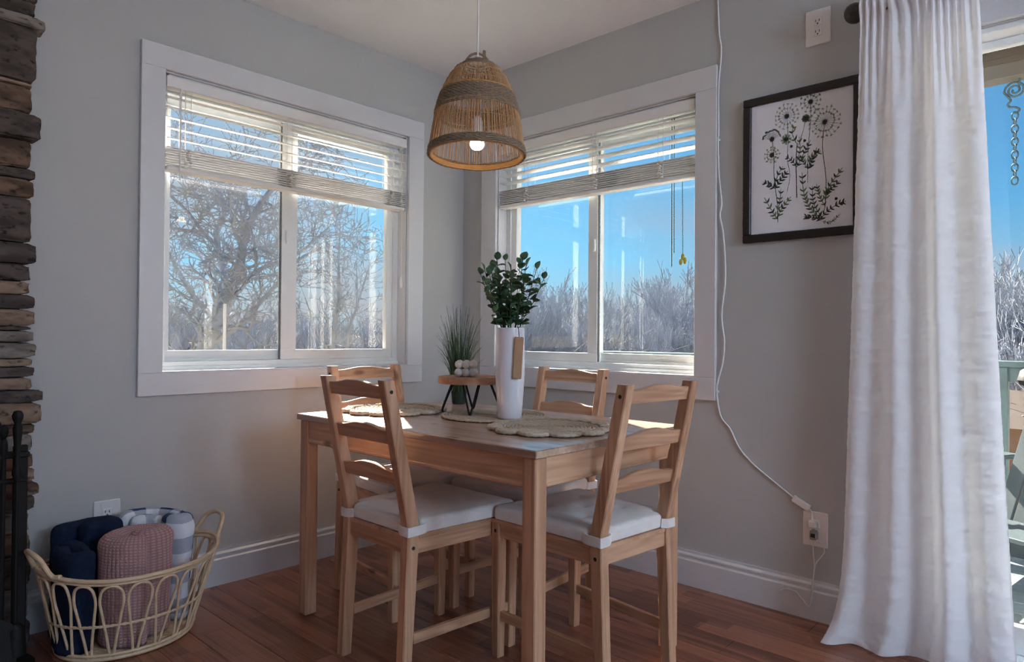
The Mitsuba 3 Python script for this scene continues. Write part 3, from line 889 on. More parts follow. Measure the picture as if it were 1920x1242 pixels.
# the shade hangs a little askew, its opening towards the fireplace
tilt = trimesh.transformations.rotation_matrix(math.radians(-3.3), e1, [LX, LY, 1.95])
for kk in [q for q in scene if q.startswith(sh)]:
    scene[kk]['to_world'] = T(tilt)
bulb = lathe([(.0005, 1.6635), (.010, 1.665), (.019, 1.670), (.0245, 1.679), (.0255, 1.688), (.022, 1.699), (.0165, 1.707), (.0135, 1.7115), (.0005, 1.712)], 24, (LX, LY, 0))
BK = add('bulb', bulb, 'm_white', smooth=60, parent=pk, label='glowing warm bulb')
scene[BK]['emitter'] = {'type': 'area', 'radiance': rgb(16.0, 12.4, 8.6)}
WALLC = [[-1.513, 2.407], [-1.519, 2.275], [-1.529, 2.196], [-1.52, 2.035], [-1.522, 1.861], [-1.519, 1.836], [-1.525, 1.687], [-1.537, 1.577], [-1.530, 1.524], [-1.545, 1.447], [-1.555, 1.275], [-1.540, 1.125], [-1.552, 1.018], [-1.546, .932], [-1.526, .856], [-1.521, .812], [-1.536, .716], [-1.577, .667], [-1.615, .597], [-1.67, .541], [-1.744, .49], [-1.829, .434]]
cx_ = lambda z: -.006 if not (.775 < z < 2.143) else -.010
path = [[LX, LY, 1.78], [LX, LY, 2.0], [LX, LY, 2.30], [LX, LY, 2.425], [LX + .05, LY - .02, 2.431], [-.72, -1.225, 2.405], [-.45, -1.335, 2.392], [-.2, -1.44, 2.412], [-.03, -1.505, 2.431], [-.010, -1.512, 2.42]] + [[cx_(z), y, z] for y, z in WALLC]
add('cord', sweep(smooth_path(path, 6), .0030, 8), 'm_white', smooth=True, parent=pk, label='white cord running over the ceiling and down the right wall')
add('ceiling_hook', sweep(smooth_path([[LX, LY, 2.437], [LX, LY, 2.428], [LX + .008, LY, 2.420], [LX, LY, 2.412], [LX - .008, LY, 2.418]], 5), .002, 7), 'm_white', smooth=True, parent=pk)
for y, z in ((-1.519, 1.836), (-1.5215, .812)):
    add('cord_clip', box([-.013, y - .006, z - .005], [0, y + .006, z + .005], .002), 'm_blind', parent=pk)
sw = bar([-.010, -1.829, .434], [-.010, -1.887, .405], .016, .024)
add('cord_switch', sw, 'm_white', parent=pk)
add('cord', sweep(smooth_path([[-.010, -1.886, .405], [-.012, -1.897, .391], [-.022, -1.902, .372], [-.030, -1.902, .357]], 5), .0028, 8), 'm_white', smooth=True, parent=pk)
add('plug', box([-.034, -1.916, .338], [-.008, -1.888, .366], .005), 'm_cord', parent=pk)
uk = thing('usb_charger', 'grey charger block plugged into the low right outlet', 'charger')
plain('m_grey', (0.25, 0.24, 0.23), 0.5, 0.3)
add('block', box([-.030, -1.920, .296], [-.0085, -1.894, .330], .004), 'm_grey', parent=uk)
add('usb_port', box([-.0315, -1.915, .306], [-.0295, -1.899, .320], .0005), 'm_dark', parent=uk)
add('cable', sweep(smooth_path([[-.020, -1.904, .297], [-.020, -1.906, .243], [-.020, -1.910, .205], [-.022, -1.903, .125], [-.024, -1.896, .053], [-.024, -1.868, .072], [-.022, -1.84, .093], [-.020, -1.80, .090], [-.020, -1.785, .080]], 7), .0022, 7), 'm_cord', smooth=True, parent=uk)
add('cable', sweep(smooth_path([[-.024, -1.915, .298], [-.022, -1.937, .285], [-.020, -1.945, .262], [-.020, -1.934, .239], [-.022, -1.914, .206], [-.024, -1.906, .13], [-.026, -1.903, .075]], 7), .0022, 7), 'm_cord', smooth=True, parent=uk)

for i, (c, r, w) in enumerate(FILL_GLOBES):  # globes added to brighten the interior from behind the camera
    nm = ('first', 'second')[i]
    k = thing('paper_lantern', f'added round white fill light, {nm} from the glass door, unseen behind the camera', 'lamp')
    b = ball(r, c, 4)
    h = add('globe', b, 'm_white', smooth=True, parent=k)
    scene[h]['emitter'] = {'type': 'area', 'radiance': rgb(*[w * q for q in FILL_RADIANCE])}
    add('cord', cyl([c[0], c[1], c[2] + r], [c[0], c[1], 2.437], .004, 8), 'm_white', parent=k)

# ---------------------------------------------------------------- framed print
fk = thing('framed_print', 'black framed print of dark meadow flowers on white paper', 'picture')
FY0, FY1, FZ0, FZ1 = -2.066, -1.630, 1.4025, 1.9655
fw = .031
for lo, hi in (([-.024, FY0, FZ0], [-.002, FY1, FZ0 + fw]), ([-.024, FY0, FZ1 - fw], [-.002, FY1, FZ1]), ([-.024, FY0, FZ0 + fw], [-.002, FY0 + fw, FZ1 - fw]), ([-.024, FY1 - fw, FZ0 + fw], [-.002, FY1, FZ1 - fw])):
    add('frame_rail', box(lo, hi, .003), 'm_frame', parent=fk)
paper = add('paper', box([-.012, FY0 + fw, FZ0 + fw], [-.008, FY1 - fw, FZ1 - fw]), 'm_paper', parent=fk)
A0, A1 = FY1 - fw, FY0 + fw            # left and right edge of the paper as seen
H0, H1 = FZ0 + fw, FZ1 - fw


def PW(u, v, d=.0125):
    """u 0..1 left to right, v 0..1 bottom to top on the paper."""
    return np.array([-d, A0 + (A1 - A0) * u, H0 + (H1 - H0) * v])


ink = {'dark': [], 'green': [], 'pale': []}


def line(P, w, c, d=.0125):
    q = smooth_path([PW(u, v, d) for u, v in P], 5)
    ink[c].append(sweep(q, w * np.linspace(1, .8, len(q)), section=[[.12, 1], [-.12, 1], [-.12, -1], [.12, -1]], up=[1, 0, 0]))


def blob(u, v, L, w, ang, c):
    n = 10
    t = np.linspace(0, 2 * PI, n, endpoint=False)
    a, b = L / 2 * np.cos(t), w / 2 * np.sin(t) * (1 - .3 * np.cos(t))
    ca, sa = math.cos(ang), math.sin(ang)
    P = PW(u, v)
    Y, Z = (a + L / 2) * ca - b * sa, (a + L / 2) * sa + b * ca
    ink[c].append(rings([[[-.0122, P[1] - y, P[2] + z] for y, z in zip(Y, Z)], [[-.0128, P[1] - y, P[2] + z] for y, z in zip(Y, Z)]]))


_p = random.Random(9)


def umbel(u, v, r, n, half=False, c='dark'):
    """An umbel: rays with florets at their ends."""
    for i in range(n):
        a = (PI * (.08 + .84 * i / (n - 1))) if half else 2 * PI * i / n
        for rr in ((1.0,) if half else (1.0, .62)):
            L = r * rr * _p.uniform(.9, 1.08)
            du, dv = L * math.cos(a) / .39, L * math.sin(a) / .515
            line([(u, v), (u + du * .55, v + dv * .55), (u + du, v + dv)], .0005, 'pale' if rr < 1 and c == 'pale' else 'dark')
            for k in range(4):
                blob(u + du, v + dv, _p.uniform(.004, .008), .0030, a + (k - 1.5) * .7, _p.choice([c, 'green', 'pale']) if c != 'dark' else _p.choice(['dark', 'dark', 'green']))
    for k in range(9):
        blob(u, v, .011, .005, k * .7, 'dark')


def sprig(P, nl, L, c, w=.0011):
    """A stem with paired leaves."""
    line(P, w, 'dark')
    q = smooth_path([PW(*p) for p in P], 8)
    for i in range(nl):
        j = int((i + .6) / nl * (len(q) - 2))
        p, t = q[j], q[j + 1] - q[j]
        a = math.atan2(t[2], -t[1])
        u, v = (p[1] - A0) / (A1 - A0), (p[2] - H0) / (H1 - H0)
        for s in (-1, 1):
            blob(u, v, L * .82 * _p.uniform(.8, 1.15), L * .27, a + s * _p.uniform(.6, 1.0), c if _p.random() < .75 else 'dark')


line([(.28, .08), (.275, .22), (.24, .42), (.235, .60), (.215, .72)], .0011, 'dark')
umbel(.215, .72, .034, 13, True, 'dark')
umbel(.215, .60, .028, 11, False, 'pale')
umbel(.365, .875, .046, 17, False, 'pale')
line([(.365, .875), (.38, .72), (.375, .55), (.40, .42), (.375, .30)], .0008, 'dark')
umbel(.60, .945, .036, 12, False, 'green')
line([(.60, .945), (.60, .80), (.58, .62), (.575, .45), (.575, .35)], .0009, 'dark')
umbel(.735, .775, .054, 22, False, 'green')
line([(.735, .775), (.715, .60), (.745, .40), (.75, .30), (.74, .15), (.70, .06)], .0011, 'dark')
umbel(.36, .70, .016, 8, False, 'green')
umbel(.555, .83, .010, 8, False, 'dark')
line([(.47, .25), (.465, .40), (.46, .52), (.47, .66)], .0016, 'dark')
line([(.555, .83), (.52, .72), (.47, .62)], .0008, 'dark')
for P, nl, L, c in (
        ([(.28, .10), (.22, .17), (.14, .28)], 5, .022, 'green'), ([(.28, .12), (.33, .19), (.41, .26)], 5, .022, 'green'), ([(.275, .16), (.30, .24), (.31, .33)], 4, .02, 'green'),
        ([(.25, .34), (.20, .37), (.13, .40)], 4, .022, 'dark'), ([(.25, .34), (.31, .40), (.38, .46)], 5, .023, 'dark'), ([(.25, .38), (.28, .44), (.33, .50)], 3, .02, 'dark'),
        ([(.47, .48), (.42, .53), (.36, .57)], 4, .018, 'dark'), ([(.47, .48), (.53, .56), (.60, .66)], 6, .020, 'dark'), ([(.47, .52), (.50, .60), (.49, .70)], 4, .018, 'green'),
        ([(.46, .66), (.42, .74), (.44, .79)], 3, .022, 'green'), ([(.575, .50), (.62, .54), (.70, .57)], 5, .020, 'green'), ([(.575, .45), (.62, .50), (.66, .60)], 5, .020, 'dark'),
        ([(.575, .45), (.54, .50), (.52, .55)], 4, .017, 'green'), ([(.70, .07), (.60, .16), (.54, .27), (.52, .43)], 11, .022, 'green'), ([(.71, .08), (.63, .20), (.62, .32)], 7, .019, 'dark'),
        ([(.74, .20), (.78, .30), (.90, .42)], 8, .022, 'green'), ([(.745, .25), (.80, .28), (.88, .33)], 5, .018, 'dark'), ([(.74, .16), (.69, .24), (.66, .33)], 6, .018, 'green'),
        ([(.70, .06), (.76, .12), (.85, .16), (.93, .18)], 7, .019, 'dark'), ([(.70, .06), (.62, .09), (.54, .10)], 6, .018, 'dark'), ([(.72, .05), (.80, .04), (.88, .09)], 6, .013, 'pale')):
    sprig(P, nl, L, c)
for u, v in ((.83, .205), (.88, .165), (.40, .64), (.555, .83), (.53, .665)):
    blob(u, v, .011, .011, 0, 'dark')
for c, mt in (('dark', 'm_ink'), ('green', 'm_ink_green'), ('pale', 'm_ink_pale')):
    add('printed_flowers', cat(ink[c]), mt, parent=paper, kind='stuff')

# ---------------------------------------------------------------- curtain on its rod
rod = thing('curtain_rod', 'dark bronze curtain rod with a ball finial at the top right', 'curtain rod')
RODX, RODZ = -.100, 2.149
add('rod', cyl([RODX, -2.085, RODZ], [RODX, -4.6, RODZ], .0125, 14), 'm_bronze', smooth=30, parent=rod)
add('finial', cat(ball(.034, (RODX, -2.062, RODZ), 3), cyl([RODX, -2.085, RODZ], [RODX, -2.10, RODZ], .018, 16)), 'm_bronze', smooth=40, parent=rod)
for yb in (-2.16, -4.4):
    add('bracket', cat(cyl([RODX, yb, RODZ - .02], [0, yb, RODZ - .02], .007, 10), cyl([-.012, yb, RODZ - .02], [0, yb, RODZ - .02], .025, 16), box([RODX - .016, yb - .008, RODZ - .024], [RODX + .016, yb + .008, RODZ - .010], .002)), 'm_bronze', smooth=30, parent=rod)


FOLD = PchipInterpolator([0, .08, .18, .33, .50, .545, .65, .79, .90, 1], [-.3, .35, -.45, .65, -1.15, -1.0, .85, -.35, .55, -.4])


def curtain_mesh():
    nu = 260
    u = np.linspace(0, 1, nu)[None]
    z = np.concatenate([np.linspace(.012, .30, 60), np.linspace(.30, 2.10, 330)[1:], np.linspace(2.10, 2.215, 32)[1:]])[:, None]
    s = np.clip(z / 2.12, 0, 1)
    yl = -2.036 - .048 * s ** 1.4 + .045 * np.exp(-z / .085)
    yr = -2.530 + .110 * s ** .8
    y = yl + (yr - yl) * u
    A = .025 * (1 - s) + .016
    ph = np.clip(u + .012 * np.sin(2.6 * z + 7 * u) * (1 - s), 0, 1)
    f = FOLD(ph) + .10 * np.sin(2 * PI * (6.3 * ph + .25 * s))
    gather = np.clip((s - .80) / .20, 0, 1) ** 1.3
    f = f * (1 - .6 * gather) + gather * .75 * np.sin(2 * PI * (13 * u + .2 + .5 * np.sin(9 * u)))
    x = RODX - .004 - A * f
    hug = np.exp(-((z - RODZ) / .035) ** 2)
    x = x * (1 - hug) + (RODX - .020 - .012 * (1 + np.sin(2 * PI * 13 * u + 3 * np.sin(7 * u)))) * hug
    x = x - .085 * np.exp(-z / .10) * np.exp(-u / .10) - .05 * np.exp(-z / .25)
    Y, Z = np.broadcast_to(y, x.shape), np.broadcast_to(z, x.shape)
    P = np.stack([x, Y, Z], -1)
    w = 1 - np.exp(-((z - RODZ) / .05) ** 2)
    dlt = (meshkit.fbm(np.stack([x * 20, Y * 40, Z * 85], -1), 2, 3) - .5) * .0075 + (meshkit.fbm(np.stack([x * 12, Y * 14, Z * 26], -1), 2, 8) - .5) * .010
    P[..., 0] += dlt * w
    i, j = np.meshgrid(np.arange(len(z) - 1), np.arange(nu - 1), indexing='ij')
    a = (i * nu + j).ravel()
    F = np.vstack([np.c_[a, a + 1, a + nu + 1], np.c_[a, a + nu + 1, a + nu]])
    return trimesh.Trimesh(P.reshape(-1, 3), F, process=False)


ck = thing('curtain', 'long white crinkled curtain hanging in folds beside the glass door', 'curtain')
add('cloth', curtain_mesh(), 'm_curtain', smooth=True, parent=ck)
# ---------------------------------------------------------------- blanket basket
bx = thing('basket', 'oval open rattan basket with two handles on the floor by the fireplace', 'basket')
BXC, BR = np.array([-1.766, -.258, 0]), math.radians(4)


def BP(t, z, out=0.0):
    """A point on the basket's wall: t the angle, z the height."""
    k = z / .28
    a, b = .202 + .074 * k + out, .178 + .054 * k + out
    X, Y = a * math.cos(t) - .018 * (1 - k), b * math.sin(t)
    return BXC + [X * math.cos(BR) - Y * math.sin(BR), X * math.sin(BR) + Y * math.cos(BR), z]


ts = np.linspace(0, 2 * PI, 90, endpoint=False)
dip = lambda t: .262 + .022 * math.cos(t) ** 4
add('rim', cat(sweep([BP(t, dip(t)) for t in ts], .0072, 9, closed=True), sweep([BP(t, dip(t) - .012, -.004) for t in ts], .0050, 8, closed=True)), 'm_cane', smooth=True, parent=bx)
add('base_ring', cat(sweep([BP(t, .009) for t in ts], .0075, 9, closed=True), sweep([BP(t, .022, .003) for t in ts], .0055, 8, closed=True)), 'm_cane', smooth=True, parent=bx)
add('base_mat', cat([sweep([BXC + [-.018 - .19 * math.sqrt(1 - (y / .185) ** 2), y, .008], BXC + [-.018 + .19 * math.sqrt(1 - (y / .185) ** 2), y, .008]], .006, 6) for y in np.linspace(-.165, .165, 23)]), 'm_cane', smooth=True, parent=bx)
add('middle_ring', cat(sweep([BP(t, .118 + .0025 * math.sin(t * 44), .002) for t in np.linspace(0, 2 * PI, 260, endpoint=False)], .0032, 6, closed=True), sweep([BP(t, .118 - .0025 * math.sin(t * 44), .002) for t in np.linspace(0, 2 * PI, 260, endpoint=False)], .0032, 6, closed=True)), 'm_cane', smooth=True, parent=bx)
NLOOP = 20
for i in range(NLOOP):
    c = 2 * PI * i / NLOOP + .08
    h = PI / NLOOP * .86
    zt = dip(c) - .016
    P = [(c - h * .18, .012), (c - h * .42, .07), (c - h * .80, .15), (c - h * .98, .20), (c - h * .72, zt - .012), (c, zt), (c + h * .72, zt - .012), (c + h * .98, .20), (c + h * .80, .15), (c + h * .42, .07), (c + h * .18, .012)]
    add('cane_loop', sweep(smooth_path([BP(t, z, .001) for t, z in P], 5), .0046, 7), 'm_cane', smooth=True, parent=bx)
for c in (0.10, PI + .02):
    P = [BP(c - .42, dip(c - .42) + .006), BP(c - .30, .285, .004), BP(c - .20, .335, .012), BP(c - .08, .352, .016), BP(c + .08, .352, .016), BP(c + .20, .335, .012), BP(c + .30, .285, .004), BP(c + .42, dip(c + .42) + .006)]
    add('handle', sweep(smooth_path(P, 6), .0078, 9), 'm_cane', smooth=True, parent=bx)


def roll(path, thick, z0, h, seed, puff=.006, uvs=1.0):
    """A thick folded cloth standing on edge: the path seen from above, rounded at the top, with uv for its weave."""
    p = smooth_path(path, 10)
    p = np.c_[p[:, :2], np.zeros(len(p))] if p.shape[1] == 3 else np.c_[p, np.zeros(len(p))]
    m = len(p)
    t = np.gradient(p, axis=0)
    t /= np.linalg.norm(t, axis=1, keepdims=True)
    n = np.c_[-t[:, 1], t[:, 0], np.zeros(m)]
    dist = np.r_[0, np.cumsum(np.linalg.norm(np.diff(p, axis=0), axis=1))]
    w = thick / 2
    sec = [(-w * .80, z0)] + [(-w, z0 + h * f) for f in (.04, .15, .3, .45, .6, .75, .86)]
    for a in np.linspace(0, PI, 11):
        sec.append((-w * math.cos(a), z0 + h - w * .9 + w * .9 * math.sin(a)))
    sec += [(w, z0 + h * f) for f in (.86, .75, .6, .45, .3, .15, .04)] + [(w * .80, z0)]
    sec = np.array(sec)
    L = np.r_[0, np.cumsum(np.linalg.norm(np.diff(sec, axis=0), axis=1))]
    V, UV = [], []
    for i in range(m):
        e = min(i, m - 1 - i)
        k = 1.0 if e > 3 else (.35, .72, .90, .97)[e]
        q = p[i] + n[i] * sec[:, :1] * k + np.c_[np.zeros((len(sec), 2)), z0 + (sec[:, 1] - z0) * (.86 + .14 * k)]
        V.append(q)
        UV.append(np.c_[np.full(len(sec), dist[i]), L])
    V = np.array(V)
    d = (meshkit.fbm(V * [14, 14, 9] + seed, 3, seed) - .5)[..., None]
    side = np.sign(sec[:, 0])[None, :, None] * n[:, None, :]
    V = V + side * d * puff * 2.2 + np.array([0, 0, 1.0]) * d * puff * (V[..., 2:] > z0 + .05)
    mm = rings(V)
    uv = np.vstack([np.array(UV).reshape(-1, 2), [[0, 0], [0, 0]]]) * uvs
    return mm, uv


# pink blanket, rolled and stood on end
pc = np.array([-1.750, -.312])
sp = [pc + r * np.array([math.cos(a), math.sin(a)]) * [1.18, .86] for a, r in zip(np.linspace(1.15 * PI, 3.45 * PI, 26), np.linspace(.010, .100, 26))]
mp_, uv_ = roll(sp, .078, .020, .350, 3, .010)
pb = thing('pink_blanket', 'thick pink waffle blanket rolled up at the front of the basket', 'blanket')
add('cloth', mp_, 'm_pink', smooth=True, parent=pb, uv=uv_)
nb = thing('navy_blanket', 'dark navy blanket folded at the left side of the basket', 'blanket')
mp_, uv_ = roll([(-1.970, -.20), (-1.975, -.27), (-1.958, -.330), (-1.928, -.325), (-1.922, -.27), (-1.930, -.20), (-1.945, -.16)], .044, .020, .315, 12, .016)
add('cloth', mp_, 'm_navy', smooth=True, parent=nb, uv=uv_)
mp_, uv_ = roll([(-1.975, -.145), (-1.92, -.115), (-1.85, -.105), (-1.80, -.130), (-1.815, -.165), (-1.86, -.160), (-1.90, -.175)], .056, .020, .365, 17, .016)
add('fold', mp_, 'm_navy', smooth=True, parent=nb, uv=uv_)
qb = thing('checked_blanket', 'blue and white checked blanket tucked behind the pink one in the basket', 'blanket')
mp_, uv_ = roll([(-1.775, -.135), (-1.72, -.108), (-1.66, -.112), (-1.622, -.145), (-1.600, -.20), (-1.598, -.255), (-1.618, -.290), (-1.640, -.262), (-1.640, -.215)], .040, .020, .368, 23, .020)
add('cloth', mp_, 'm_plaid', smooth=True, parent=qb, uv=uv_)
mp_, uv_ = roll([(-1.745, -.172), (-1.70, -.150), (-1.660, -.165), (-1.650, -.195)], .040, .020, .352, 29, .020)
add('fold', mp_, 'm_plaid', smooth=True, parent=qb, uv=uv_)

# ---------------------------------------------------------------- fireplace tools
tk = thing('fireplace_tool_stand', 'black iron fireplace tool stand in front of the stones at the far left', 'tool stand')
SX, SY = -2.130, -.236
add('base', cat(lathe([(.0005, 0), (.085, 0), (.088, .006), (.080, .014), (.025, .024), (.012, .05), (.0005, .05)], 32, (SX, SY, 0))), 'm_iron', smooth=40, parent=tk)
add('upright', cyl([SX, SY, .03], [SX, SY, .70], .0075, 12), 'm_iron', smooth=30, parent=tk)
add('back_plate', box([SX + .030, SY + .020, .01], [SX + .068, SY + .034, .675], .003), 'm_iron', parent=tk)
add('crossbar', cat(box([SX - .075, SY - .006, .640], [SX + .068, SY + .034, .657], .003), box([SX - .075, SY - .01, .565], [SX + .06, SY + .004, .578], .003)), 'm_iron', parent=tk)
kn = [(.0005, .775), (.008, .772), (.0125, .762), (.0135, .75), (.010, .738), (.006, .733), (.009, .728), (.0115, .715), (.0115, .69), (.007, .675), (.006, .66), (.0005, .655)]
add('knob', lathe([(r, z - .03) for r, z in kn][::-1], 16, (SX, SY, 0)), 'm_iron', smooth=40, parent=tk)


def tool(dx, dy, name, label, top, tip):
    k = thing(name, label, name.replace('_', ' '))
    x, y = SX + dx, SY + dy
    add('handle', lathe([(r * 1.05, z - .018) for r, z in ((.0005, .56), (.006, .562), (.0125, .585), (.013, .60), (.008, .612), (.0075, .66), (.011, .70), (.0125, .725), (.0085, .742), (.0135, .756), (.0145, .766), (.010, .778), (.0005, .781))], 16, (x, y, top)), 'm_iron', smooth=40, parent=k)
    add('shaft', cyl([x, y, .14], [x, y, .565 + top], .0055, 10), 'm_iron', smooth=30, parent=k)
    if tip == 'shovel':
        add('pan', extr(Polygon([(-.055, 0), (.055, 0), (.055, .09), (.045, .122), (.02, .142), (-.02, .142), (-.045, .122), (-.055, .09)]), .004).apply_transform(trimesh.transformations.rotation_matrix(math.radians(84), [1, 0, 0])).apply_translation([x, y - .012, .03]), 'm_iron', parent=k)
    elif tip == 'poker':
        add('hook', sweep(smooth_path([[x, y, .15], [x, y, .10], [x + .004, y, .06], [x + .022, y, .07], [x + .03, y, .09]], 5), .005, 8), 'm_iron', smooth=True, parent=k)
    else:
        add('bristles', lathe([(.0005, .05), (.03, .05), (.026, .13), (.012, .145), (.0005, .146)], 18, (x, y, 0)), 'm_iron', smooth=40, parent=k)
    return k


tool(.026, -.046, 'fireplace_brush', 'black iron fireplace brush hanging rightmost on the tool stand', .028, 'brush')
tool(-.030, -.060, 'fireplace_shovel', 'black iron fireplace shovel with a rounded pan hanging on the tool stand', .0, 'shovel')
tool(-.070, .010, 'fireplace_poker', 'black iron poker hanging leftmost on the tool stand', .02, 'poker')


# ---------------------------------------------------------------- the deck outside the door
dk = thing('deck', None, None, kind='structure')
DZ = -.14
for i in range(17):
    x0 = .16 + i * .146
    add('deck_board', box([x0, -6.5, DZ - .03], [x0 + .140, .9, DZ], .003), 'm_deck', parent=dk)
add('joist', cat([box([.16, yy - .02, DZ - .2], [2.64, yy + .02, DZ - .031]) for yy in np.arange(-6.4, .9, .8)]), 'm_deck', parent=dk)
add('support_post', cat([box([2.45, yy - .06, -3.3], [2.57, yy + .06, DZ - .031]) for yy in (-6.3, -3, .7)]), 'm_deck', parent=dk)
rk = thing('deck_railing', 'teal painted deck railing outside the glass door', 'railing')
RXX = 2.52
add('top_rail', box([RXX - .065, -6.5, .868], [RXX + .065, .9, .905], .004), 'm_teal', parent=rk)
add('upper_rail', box([RXX - .02, -6.5, .78], [RXX + .02, .9, .867], .003), 'm_teal', parent=rk)
add('lower_rail', box([RXX - .02, -6.5, -.06], [RXX + .02, .9, .0], .003), 'm_teal', parent=rk)
for yy in (-2.130, -3.9, -5.6, -.40):
    add('post', box([RXX - .045, yy - .045, DZ], [RXX + .045, yy + .045, .868], .004), 'm_teal', parent=rk)
yy = -6.4
while yy < .85:
    if min(abs(yy - q) for q in (-2.130, -3.9, -5.6, -.40)) > .05 and not (-2.42 < yy < -2.17):
        add('baluster', box([RXX - .017, yy - .017, .0], [RXX + .017, yy + .017, .78], .002), 'm_teal', parent=rk)
    yy += .125
lk = thing('solar_lantern', 'dark round lantern with a white glass bulb hung on the deck railing', 'lantern')
lx, ly = 2.34, -2.335
add('cap', lathe([(.0005, .885), (.05, .880), (.085, .855), (.100, .80), (.085, .775), (.05, .76), (.0005, .758)], 28, (lx, ly, 0)), 'm_dark', smooth=40, parent=lk)
add('bulb', lathe([(.0005, .655), (.03, .66), (.05, .685), (.052, .715), (.042, .745), (.030, .76), (.0005, .761)], 24, (lx, ly, 0)), 'm_white', smooth=50, parent=lk)
add('bracket', cat(box([lx, ly - .01, .83], [RXX - .02, ly + .01, .85], .002)), 'm_iron', parent=lk)

# porch roof above the deck
pr = thing('porch_roof', None, None, kind='structure')
add('beam', box([2.20, -6.5, 2.545], [2.32, -1.72, 2.63], .004), 'm_porch_beam', parent=pr)
for yy in (-1.925, -2.52, -3.2, -3.9, -4.6):
    add('rafter', box([.15, yy - .02, 2.63], [2.75, yy + .02, 2.76], .003), 'm_rafter', parent=pr)
for i in range(18):
    add('roof_board', box([.15 + i * .146, -6.5, 2.76], [.15 + i * .146 + .143, -1.72, 2.785], .002), 'm_soffit', parent=pr)
add('porch_post', box([2.21, -6.4, DZ], [2.31, -6.3, 2.545], .004), 'm_porch_beam', parent=pr)
add('porch_post', box([2.21, -1.82, DZ], [2.31, -1.72, 2.545], .004), 'm_porch_beam', parent=pr)

# scroll hook and chain under the beam
hk = thing('scroll_hook', 'teal spiral scroll hook fixed under the porch beam', 'hook')
hx, hy = 2.26, -2.232
plain('m_hook', (0.10, 0.17, 0.20), 0.5, 0.3, metallic=0.2)
P = []
for t in np.linspace(0, 4.2 * PI, 60):
    r = .010 + .0031 * t
    P.append([hx, hy - r * math.cos(t + 2.6), 2.478 + r * math.sin(t + 2.6)])
P += [[hx, hy + .020, 2.425], [hx, hy + .034, 2.402], [hx, hy + .022, 2.384], [hx, hy - .004, 2.378], [hx, hy - .022, 2.362], [hx, hy - .008, 2.346], [hx, hy + .008, 2.352]]
add('scroll', sweep(smooth_path(P, 3), .0062, 8), 'm_hook', smooth=True, parent=hk)
add('stem', cyl([hx, hy - .02, 2.50], [hx, hy - .02, 2.546], .006, 8), 'm_hook', parent=hk)
ch = thing('chain', 'short teal hanging chain below the spiral hook', 'chain')
zc = 2.353
for i in range(11):
    P = []
    for t in np.linspace(0, 2 * PI, 20, endpoint=False):
        a, b = .0165 * math.cos(t), .0240 * math.sin(t)
        P.append([hx + (a if i % 2 else a * .45), hy + (a * .45 if i % 2 else a), zc - .024 + b])
    add('link', sweep(P, .0042, 6, closed=True), 'm_hook', smooth=True, parent=ch)
    zc -= .0375

# wooden garden chair on the deck
gc = thing('deck_chair', 'grey teal slatted garden chair on the sunny deck outside the door', 'chair')
G = lambda m: xf(m, math.radians(62), (1.30, -2.42, DZ))
for i in range(7):
    x = -.255 + i * .085
    hgt = .60 + .10 * math.cos((i - 3) * .45)
    sl = box([x - .037, -.010, 0], [x + .037, .010, hgt], .003)
    sl.apply_transform(trimesh.transformations.rotation_matrix(math.radians(-24), [1, 0, 0]) if False else trimesh.transformations.rotation_matrix(math.radians(24), [1, 0, 0]))
    sl.apply_translation([0, -.16, .26])
    add('back_slat', G(sl), 'm_chair_teal', parent=gc)
for i in range(6):
    s = box([-.30, -.15 + i * .095, 0], [.30, -.15 + i * .095 + .085, .02], .003)
    s.apply_translation([0, 0, .27 + i * .014])
    add('seat_slat', G(s), 'm_chair_teal', parent=gc)
for s in (-1, 1):
    add('arm', G(box([s * .40 - .07, -.40, .555], [s * .40 + .07, .42, .580], .004)), 'm_chair_teal', parent=gc)
    add('front_leg', G(box([s * .345 - .02, .30, 0], [s * .345 + .02, .42, .555], .003)), 'm_chair_teal', parent=gc)
    rl = box([s * .315 - .014, -.55, 0], [s * .315 + .014, .42, .10], .003)
    v = rl.vertices
    v[:, 2] += np.interp(v[:, 1], [-.55, .42], [0, .26])
    rl.vertices = v
    add('side_rail', G(rl), 'm_chair_teal', parent=gc)
    add('arm_brace', G(box([s * .375 - .015, -.33, .30], [s * .375 + .015, -.27, .555], .003)), 'm_chair_teal', parent=gc)

# ---------------------------------------------------------------- outdoors
add('ground', box([-60, -60, -3.6], [140, 140, -3.2]), 'm_ground', kind='structure')
_t = random.Random(17)


def grow(S, p, d, L, r, depth, spread, kids, g, wob=.22, rmin=.004, up=.12):
    n = 3 if depth > 1 else 2
    q, dd = np.array(p, float), np.array(d, float)
    pts = [q]
    for i in range(n):
        dd = dd + np.array([g.gauss(0, wob), g.gauss(0, wob), g.gauss(0, wob * .8) + up * .5])
        dd /= np.linalg.norm(dd)
        q2 = q + dd * L / n
        r0, r1 = r * (1 - .42 * i / n), r * (1 - .42 * (i + 1) / n)
        S.append((q, q2, max(r0, rmin), max(r1, rmin)))
        q = q2
        pts.append(q)
    if depth <= 0:
        return
    for k in range(kids):
        f = g.uniform(.35, 1.0)
        i = min(n - 1, int(f * n))
        b = pts[i] + (pts[i + 1] - pts[i]) * (f * n - i)
        a = np.array([g.gauss(0, 1), g.gauss(0, 1), g.gauss(0, .7)])
        a -= dd * (a @ dd)
        a /= np.linalg.norm(a) + 1e-9
        w = spread * g.uniform(.6, 1.25)
        nd = dd * math.cos(w) + a * math.sin(w) + np.array([0, 0, up])
        nd /= np.linalg.norm(nd)
        grow(S, b, nd, L * g.uniform(.58, .82), r * .56 * g.uniform(.8, 1.1), depth - 1, spread, kids, g, wob, rmin, up)


